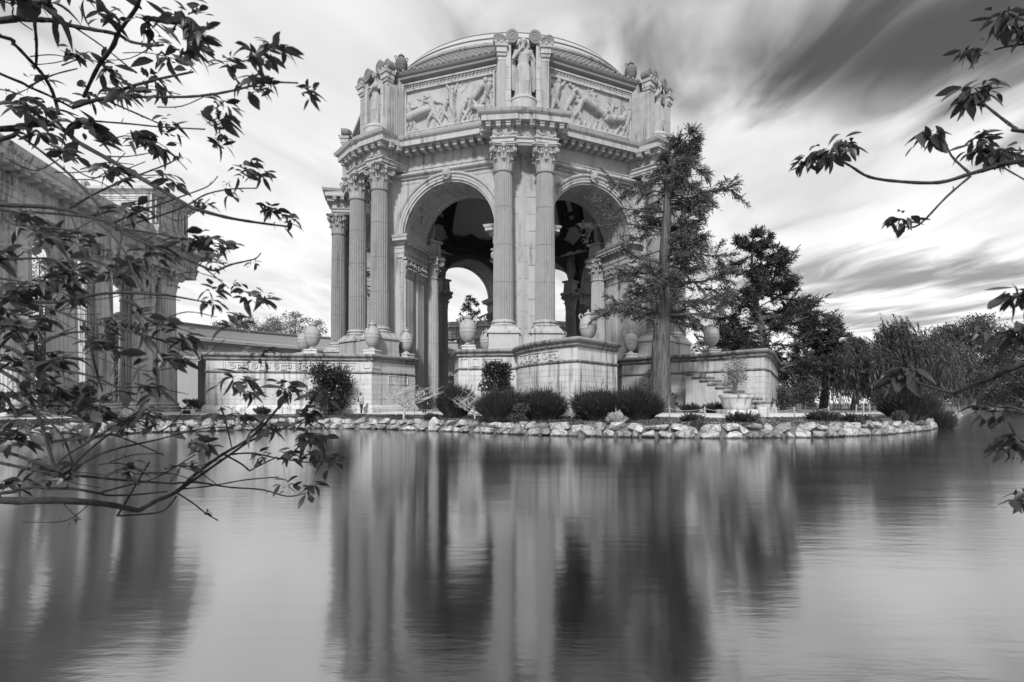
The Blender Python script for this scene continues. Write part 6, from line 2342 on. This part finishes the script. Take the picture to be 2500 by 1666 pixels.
# ------------------------------------------------------------------ foreground trees: boughs traced from the photograph, about 2 m from the camera
def fd(u, v):
    return 2.25 + .42 * math.sin(u / 170 + v / 310) + .30 * math.sin(v / 140 - u / 400) + (.25 if v > 950 else 0)
def fp(u, v):
    return at(u, v, fd(u, v))
def smooth_path(pts, n=4):
    out = []
    P = [Vector(p) for p in pts]
    for i in range(len(P) - 1):
        a, b, c, d = P[max(i - 1, 0)], P[i], P[i + 1], P[min(i + 2, len(P) - 1)]
        for k in range(n):
            t = k / n
            out.append(.5 * ((2 * b) + (-a + c) * t + (2 * a - 5 * b + 4 * c - d) * t * t + (-a + 3 * b - 3 * c + d) * t ** 3))
    out.append(P[-1])
    return out
LB = [  # (start width px, end width px, points)
    (15, 5, [(0, 51), (38, 46), (89, 48), (133, 51), (179, 64), (230, 73), (286, 84), (319, 102), (370, 111), (398, 110)]), (8, 10, [(286, 84), (302, 62), (332, 20), (342, -10)]), (11, 8, [(286, 84), (275, 115), (240, 163), (204, 237)]),
    (7, 6, [(84, 54), (89, 107), (88, 163)]), (8, 9, [(0, 89), (33, 107), (64, 138), (99, 176), (122, 212), (135, 245), (143, 280)]), (4, 3, [(0, 0), (33, 41), (79, 74)]), (4, 3, [(173, 61), (255, 117), (332, 179)]),
    (7, 6, [(20, 189), (69, 212), (122, 235), (179, 265)]), (4, 3, [(69, 212), (128, 184), (189, 168)]), (11, 4, [(179, 262), (230, 246), (270, 237), (306, 217), (357, 201), (408, 189), (472, 176)]),
    (8, 3, [(270, 241), (347, 237), (452, 237), (516, 231), (567, 222), (618, 209), (643, 201), (727, 203)]), (5, 3, [(270, 250), (357, 288), (390, 303)]), (5, 3, [(230, 296), (319, 303), (390, 310), (500, 316)]),
    (17, 4, [(0, 316), (51, 308), (128, 304), (166, 326), (191, 348), (268, 391), (332, 429), (408, 472), (459, 503), (503, 518), (567, 534), (643, 546), (707, 554)]), (11, 6, [(0, 342), (45, 316), (90, 293)]),
    (6, 8, [(41, 329), (77, 352), (158, 416), (217, 475), (255, 521), (286, 559)]), (6, 3, [(286, 559), (357, 567), (434, 581), (508, 595)]), (8, 3, [(296, 567), (357, 595), (434, 625), (478, 643), (523, 661), (562, 647), (600, 638), (625, 631), (637, 618)]),
    (11, 7, [(0, 500), (102, 505), (163, 513), (217, 526), (240, 520)]), (6, 7, [(0, 513), (122, 521), (224, 531), (281, 549)]), (6, 3, [(163, 513), (219, 480), (281, 450), (321, 434), (357, 421), (408, 401), (441, 383)]),
    (4, 3, [(235, 526), (306, 505), (403, 483)]), (5, 2, [(278, 544), (344, 516), (421, 488), (457, 475), (498, 460), (518, 447), (532, 430)]), (5, 3, [(306, 551), (383, 529), (454, 503), (503, 475), (564, 462), (625, 460)]),
    (5, 5, [(227, 534), (268, 569), (306, 618), (326, 666), (347, 710)]), (5, 3, [(0, 531), (38, 549), (153, 559), (222, 572)]), (6, 4, [(0, 633), (77, 631), (128, 633), (158, 651), (189, 679)]),
    (10, 3, [(0, 725), (115, 738), (184, 731), (230, 720), (293, 715), (378, 719), (414, 722), (513, 740)]), (8, 4, [(66, 736), (138, 759), (204, 784), (306, 805), (383, 828), (434, 838)]), (9, 5, [(0, 843), (51, 866), (89, 912), (153, 953), (230, 996), (281, 1021)]),
    (11, 6, [(13, 896), (56, 912), (102, 947), (133, 970), (179, 1001), (217, 1032)]), (6, 4, [(105, 838), (153, 817), (209, 811), (298, 828)]), (8, 3, [(56, 909), (122, 904), (179, 909), (242, 924), (286, 945), (362, 946), (408, 960)]),
    (6, 4, [(204, 789), (219, 843), (235, 904), (250, 955)]), (9, 7, [(13, 912), (51, 945), (77, 981), (97, 1027), (112, 1070), (132, 1140)]), (5, 4, [(219, 1032), (275, 1019), (332, 1042)]),
    (17, 5, [(0, 1222), (128, 1222), (217, 1227), (281, 1235), (332, 1246), (347, 1242), (383, 1222), (429, 1202), (484, 1152), (543, 1110), (612, 1069), (655, 1025), (706, 962)]), (7, 4, [(429, 1204), (502, 1152), (566, 1107), (617, 1074), (681, 1051), (757, 1018)]),
    (8, 5, [(0, 1130), (64, 1143), (128, 1156), (204, 1163), (306, 1173), (423, 1181)]), (8, 7, [(0, 1099), (77, 1125), (153, 1153), (179, 1163)]), (7, 4, [(122, 1194), (179, 1194), (242, 1205), (268, 1210), (332, 1208), (408, 1200)]),
    (9, 4, [(0, 1205), (40, 1195), (90, 1190), (122, 1194)]), (6, 4, [(168, 1153), (194, 1120), (242, 1079), (273, 1056), (357, 1000)]), (6, 3, [(179, 1150), (230, 1115), (293, 1094), (383, 1074), (489, 1048), (566, 1043)]), (4, 3, [(268, 1059), (332, 1082), (400, 1112)]),
    (5, 4, [(135, 1140), (163, 1112), (255, 1056), (345, 1002)]), (5, 4, [(286, 1260), (314, 1214), (365, 1128)]), (4, 4, [(286, 1260), (380, 1253), (408, 1240), (431, 1212)]), (5, 3, [(242, 1204), (309, 1186), (383, 1166), (477, 1110)]),
    (5, 3, [(560, 1110), (617, 1107), (681, 1120), (755, 1130)]), (5, 4, [(550, 1111), (589, 1133), (609, 1150)]), (4, 3, [(609, 1150), (637, 1135), (675, 1117)]), (4, 3, [(540, 995), (553, 1038), (566, 1094)]), (4, 3, [(429, 1202), (470, 1228), (500, 1252), (532, 1271)]),
    (5, 3, [(423, 1181), (480, 1178), (560, 1190), (640, 1196), (700, 1212), (745, 1205)]), (4, 3, [(440, 1195), (520, 1186), (600, 1172), (680, 1165)]), (3, 2, [(217, 1232), (180, 1262), (140, 1275), (55, 1275)]), (3, 2, [(155, 1230), (175, 1252), (198, 1270)]),
    (6, 4, [(0, 960), (60, 985), (120, 1030), (160, 1080), (180, 1150)]), (5, 3, [(0, 880), (90, 885), (160, 872), (230, 880)]), (5, 3, [(0, 680), (60, 690), (130, 705), (184, 731)]),
    (4, 3, [(300, 560), (290, 620), (275, 665)]), (4, 3, [(175, 530), (195, 590), (212, 630)]), (3, 2, [(350, 625), (392, 600), (430, 590)]), (4, 2, [(480, 643), (505, 625), (523, 610)]), (4, 2, [(500, 655), (530, 680), (560, 705)]),
]
LC = [(60, 15, 62), (130, 30, 80), (215, 10, 60), (262, 40, 64), (345, 40, 58), (425, 35, 60), (470, 42, 58), (400, 128, 60), (468, 118, 66), (500, 98, 55), (542, 140, 55), (205, 150, 50), (243, 152, 56), (80, 175, 45), (190, 215, 50), (300, 232, 48), (355, 182, 48), (330, 240, 52), (385, 215, 40),
      (612, 130, 50), (652, 128, 58), (690, 150, 50), (590, 182, 52), (628, 190, 46), (660, 222, 46), (732, 196, 40), (548, 262, 44), (505, 292, 30), (562, 312, 52), (520, 330, 40), (400, 292, 40), (358, 342, 60), (130, 290, 74), (200, 312, 82), (50, 240, 50), (85, 258, 42), (120, 340, 50), (350, 350, 55), (402, 322, 36), (186, 386, 42), (240, 402, 44),
      (300, 422, 52), (424, 442, 58), (582, 412, 40), (632, 430, 54), (588, 488, 38), (640, 500, 30), (668, 512, 38), (716, 546, 42), (500, 498, 25), (472, 492, 28), (460, 592, 52), (530, 585, 56), (548, 606, 42), (516, 636, 40), (600, 628, 24), (570, 692, 30), (530, 716, 42), (512, 738, 40), (600, 722, 52), (640, 722, 46), (455, 640, 22),
      (100, 560, 60), (60, 540, 60), (140, 590, 50), (330, 520, 55), (362, 532, 48), (390, 630, 60), (230, 592, 50), (245, 655, 58), (190, 690, 60), (132, 722, 60), (20, 800, 62), (62, 788, 60), (150, 788, 50), (292, 768, 58), (190, 822, 42), (400, 790, 66), (455, 826, 56), (272, 850, 56), (362, 872, 64), (452, 880, 48), (150, 882, 42), (30, 960, 66), (34, 1012, 66), (62, 1060, 50), (300, 962, 58), (392, 950, 58), (242, 934, 50),
      (270, 1022, 40), (332, 1012, 50), (90, 700, 60), (20, 700, 60), (560, 782, 58), (640, 858, 58), (572, 925, 66), (680, 945, 58), (790, 962, 58), (705, 958, 34), (580, 1022, 46), (752, 1012, 64), (770, 1062, 54), (650, 1042, 56), (740, 1072, 50), (450, 1082, 48), (502, 1092, 44), (342, 1142, 48), (452, 1142, 40), (634, 1112, 36), (690, 1112, 46), (772, 1108, 48), (808, 1124, 48), (742, 1194, 48), (700, 1185, 36), (60, 1152, 50), (30, 1182, 58), (182, 1142, 48), (142, 1168, 48),
      (440, 384, 20), (532, 432, 14), (500, 1252, 18), (200, 1268, 18), (10, 620, 60), (40, 880, 56), (110, 930, 50), (520, 1010, 40), (600, 960, 40)]

_r = random.Random(5)
for _i in range(20):                                 # thick tangle of shoots low on the left
    LC.append((_r.uniform(-10, 430) * _r.uniform(.5, 1), _r.uniform(640, 1080), _r.uniform(38, 60)))
for _i in range(60):
    _u, _v = _r.uniform(-10, 420), _r.uniform(100, 1180)
    LB.append((_r.uniform(2, 4), 2, [(_u, _v), (_u + 60, _v + _r.uniform(-25, 30)), (_u + 130, _v + _r.uniform(-50, 50))]))
def leaf_shape(w, droop, fold, curl):
    mb = MB()
    rows = [(0, .03), (.14, .09), (.32, .165), (.55, .185), (.78, .125), (.92, .055), (1, .004)]
    for (x, hw) in rows:
        z = -droop * x * x
        for k in (-1, 0, 1):
            mb.v.append((x, k * hw * w, z + (fold * hw if k else 0) + curl * hw * k * x))
    for i in range(len(rows) - 1):
        for k in range(2):
            a = i * 3 + k
            mb.f.append((a, a + 1, a + 4, a + 3))
    return mb
LSH = [leaf_shape(w, d, f, c) for w, d, f, c in ((1.0, .30, .35, .1), (.85, .5, .5, -.1), (1.15, .2, .3, .2), (.75, .7, .45, 0), (.95, .05, .5, -.2))]
LME = [m.mesh('leaf', 70) for m in LSH]

def fore_tree(name, label, branches, clusters, stems, seed, limit, off):
    rnd = random.Random(seed)
    root = thing(name, stems[0][0][0], label, 'tree')
    o0 = -Vector(stems[0][0][0])
    for pts, rad in stems:
        mb = MB().tube(smooth_path(pts), list(np.interp(np.linspace(0, 1, (len(pts) - 1) * 4 + 1), np.linspace(0, 1, len(rad)), rad)), 9)
        link('stem', mb.mesh('stem', 60), M['twig'], root, o0)
    for (w0, w1, pts) in branches:
        P = [fp(*p) for p in pts]
        edge = pts[0][0] <= 20 if off < 0 else False
        if off > 0 and pts[0][0] >= 2480:
            edge = True
        wpx = list(np.linspace(w0, w1, len(P)))
        if edge:                                   # carry the bough on to the stem outside the picture
            pass
            q = P[0] + (P[0] - P[1]).normalized() * .5
            q.z += .05
            st = min((Vector(s[min(2, len(s) - 1)]) for s, _ in stems), key=lambda s: abs(s.z - q.z) + abs(s.y - q.y))
            P = [Vector((st.x, st.y, max(q.z - .25, .5))), Vector((q.x * .6 + st.x * .4, q.y * .6 + st.y * .4, q.z))] + P
            wpx = [w0 * 1.9, w0 * 1.4] + wpx
        path = smooth_path(P, 4)
        dm = sum((p.y + DIST) for p in P) / len(P)
        rad = list(np.interp(np.linspace(0, 1, len(path)), np.linspace(0, 1, len(wpx)), wpx))
        rad = [max(r, 2.2) / 2 / F * dm * (1 + .10 * math.sin(i * 2.3)) for i, r in enumerate(rad)]
        # buds and nodes
        mb = MB().tube(path, rad, 7)
        for i in range(3, len(path) - 1, 5):
            if rnd.random() < .5:
                d = Vector((rnd.gauss(0, 1), rnd.gauss(0, .5), rnd.gauss(.3, 1))).normalized()
                mb.tube([path[i], path[i] + d * rnd.uniform(.012, .03)], [rad[i] * .6, rad[i] * .25], 5)
        link('branch', mb.mesh('branch', 60), M['twig'], root, o0)
    leaves = []
    for (u, v, r) in clusters:
        n = max(6, int(7 + r / 5.0 + rnd.randint(-2, 4)))
        n += 9 if off > 0 else 0
        c = fp(u, v) + Vector((0, rnd.uniform(-.08, .08), 0))
        dd = c.y + DIST
        rw_ = r / F * dd
        lean = Vector((rnd.uniform(.2, .9), rnd.uniform(-.3, .3), rnd.uniform(-.1, .6))) * (1 if off < 0 else -1)
        for i in range(n):
            a = 2 * pi * i / n + rnd.uniform(-.3, .3)
            el = rnd.uniform(-.75, .55)
            d = Vector((math.cos(a) * math.cos(el), math.sin(a) * math.cos(el), math.sin(el) - (.12 if off < 0 else .30))) + lean * (.45 if off < 0 else .2)
            d.normalize()
            st = c + d * rw_ * rnd.uniform(.02, .16) + Vector((rnd.gauss(0, .22), rnd.gauss(0, .2), rnd.gauss(0, .16))) * rw_
            ln = rw_ * (rnd.uniform(.36, .95) if off < 0 else rnd.uniform(.45, .88))
            q = d.to_track_quat('X', 'Z')
            mt = Matrix.Translation(st) @ q.to_matrix().to_4x4() @ Matrix.Rotation(rnd.uniform(-.9, .9), 4, 'X') @ Matrix.Diagonal((ln, ln * rnd.uniform(.6, 1.5), ln * rnd.uniform(.2, 1.6), 1))
            leaves.append((ln * F / dd * (1 if u > 30 else .5), mt, rnd.randrange(5)))
        # woody rosette centre
    leaves.sort(key=lambda x: -x[0])
    for (_, mt, k) in leaves[:limit]:
        o = link('leaf', LME[k], M['fore_leaf'], root)
        o.matrix_local = Matrix.Translation(o0) @ mt
    rest = leaves[limit:]
    if rest:
        mb = MB()
        for (_, mt, k) in rest:
            mb.join(LSH[k], mt)
        o = link('foliage', mb.mesh('foliage', 70), M['fore_leaf'], root, o0)
        o['kind'] = 'stuff'
    return root

sx, sy = -3.35, -DIST + 2.35
stemsL = [([(sx, sy, .1), (sx + .12, sy + .05, .9), (sx + .05, sy, 1.8), (sx + .25, sy + .1, 3.0), (sx + .5, sy + .1, 3.9)], [.07, .055, .04, .025, .012]),
          ([(sx - .25, sy + .3, .1), (sx - .1, sy + .45, 1.0), (sx + .05, sy + .5, 2.0), (sx - .05, sy + .55, 3.4)], [.06, .05, .035, .015])]
fore_tree('foreground_tree', 'leafy windblown branches reaching in from the left picture edge close to the camera', LB, LC, stemsL, 77, 300, -1)

RB = [(12, 5, [(2500, 392), (2439, 406), (2369, 425), (2294, 446), (2199, 444), (2124, 433), (2080, 408), (2043, 386)]), (6, 4, [(2369, 425), (2323, 381), (2304, 336)]), (6, 4, [(2369, 431), (2311, 481), (2244, 549), (2207, 554)]),
      (9, 6, [(2500, 321), (2481, 315), (2440, 285), (2400, 253)]), (6, 4, [(2500, 108), (2460, 114), (2427, 122)]), (5, 3, [(2447, 408), (2475, 424), (2510, 444)]), (13, 6, [(2500, 889), (2440, 915), (2385, 937), (2339, 958), (2321, 959), (2270, 945), (2221, 927)]),
      (7, 5, [(2510, 862), (2490, 842), (2471, 825)]), (5, 4, [(2520, 735), (2490, 728), (2455, 728)]), (5, 4, [(2520, 1020), (2495, 1010), (2470, 1006)]), (5, 4, [(2520, 1085), (2490, 1078), (2463, 1072)]), (5, 4, [(2520, 1215), (2495, 1210), (2472, 1206)]),
      (5, 3, [(2439, 406), (2410, 385), (2390, 360)]), (5, 3, [(2510, 385), (2495, 372), (2489, 360)]), (5, 4, [(2520, 50), (2495, 45), (2474, 36)]), (4, 4, [(2520, 95), (2505, 92), (2493, 88)])]
RC = [(2018, 369, 60), (2035, 372, 50), (1990, 372, 42), (2389, 110, 46), (2472, 33, 58), (2493, 88, 42), (2369, 232, 66), (2392, 225, 50), (2298, 307, 60), (2381, 350, 54), (2418, 386, 52), (2400, 365, 44), (2489, 357, 50), (2169, 551, 52), (2206, 910, 66), (2175, 925, 50), (2448, 725, 66), (2474, 810, 74), (2440, 800, 44), (2466, 1006, 60), (2461, 1070, 62), (2440, 1085, 44), (2470, 1206, 54)]
sx, sy = 3.3, -DIST + 2.3
stemsR = [([(sx, sy, .1), (sx - .1, sy + .05, 1.0), (sx + .05, sy, 2.0), (sx - .1, sy + .1, 3.2), (sx - .25, sy + .05, 4.2)], [.07, .055, .04, .025, .012])]
fore_tree('foreground_tree', 'dark leafy branch sprays reaching in from the right picture edge close to the camera', RB, RC, stemsR, 78, 300, 1)
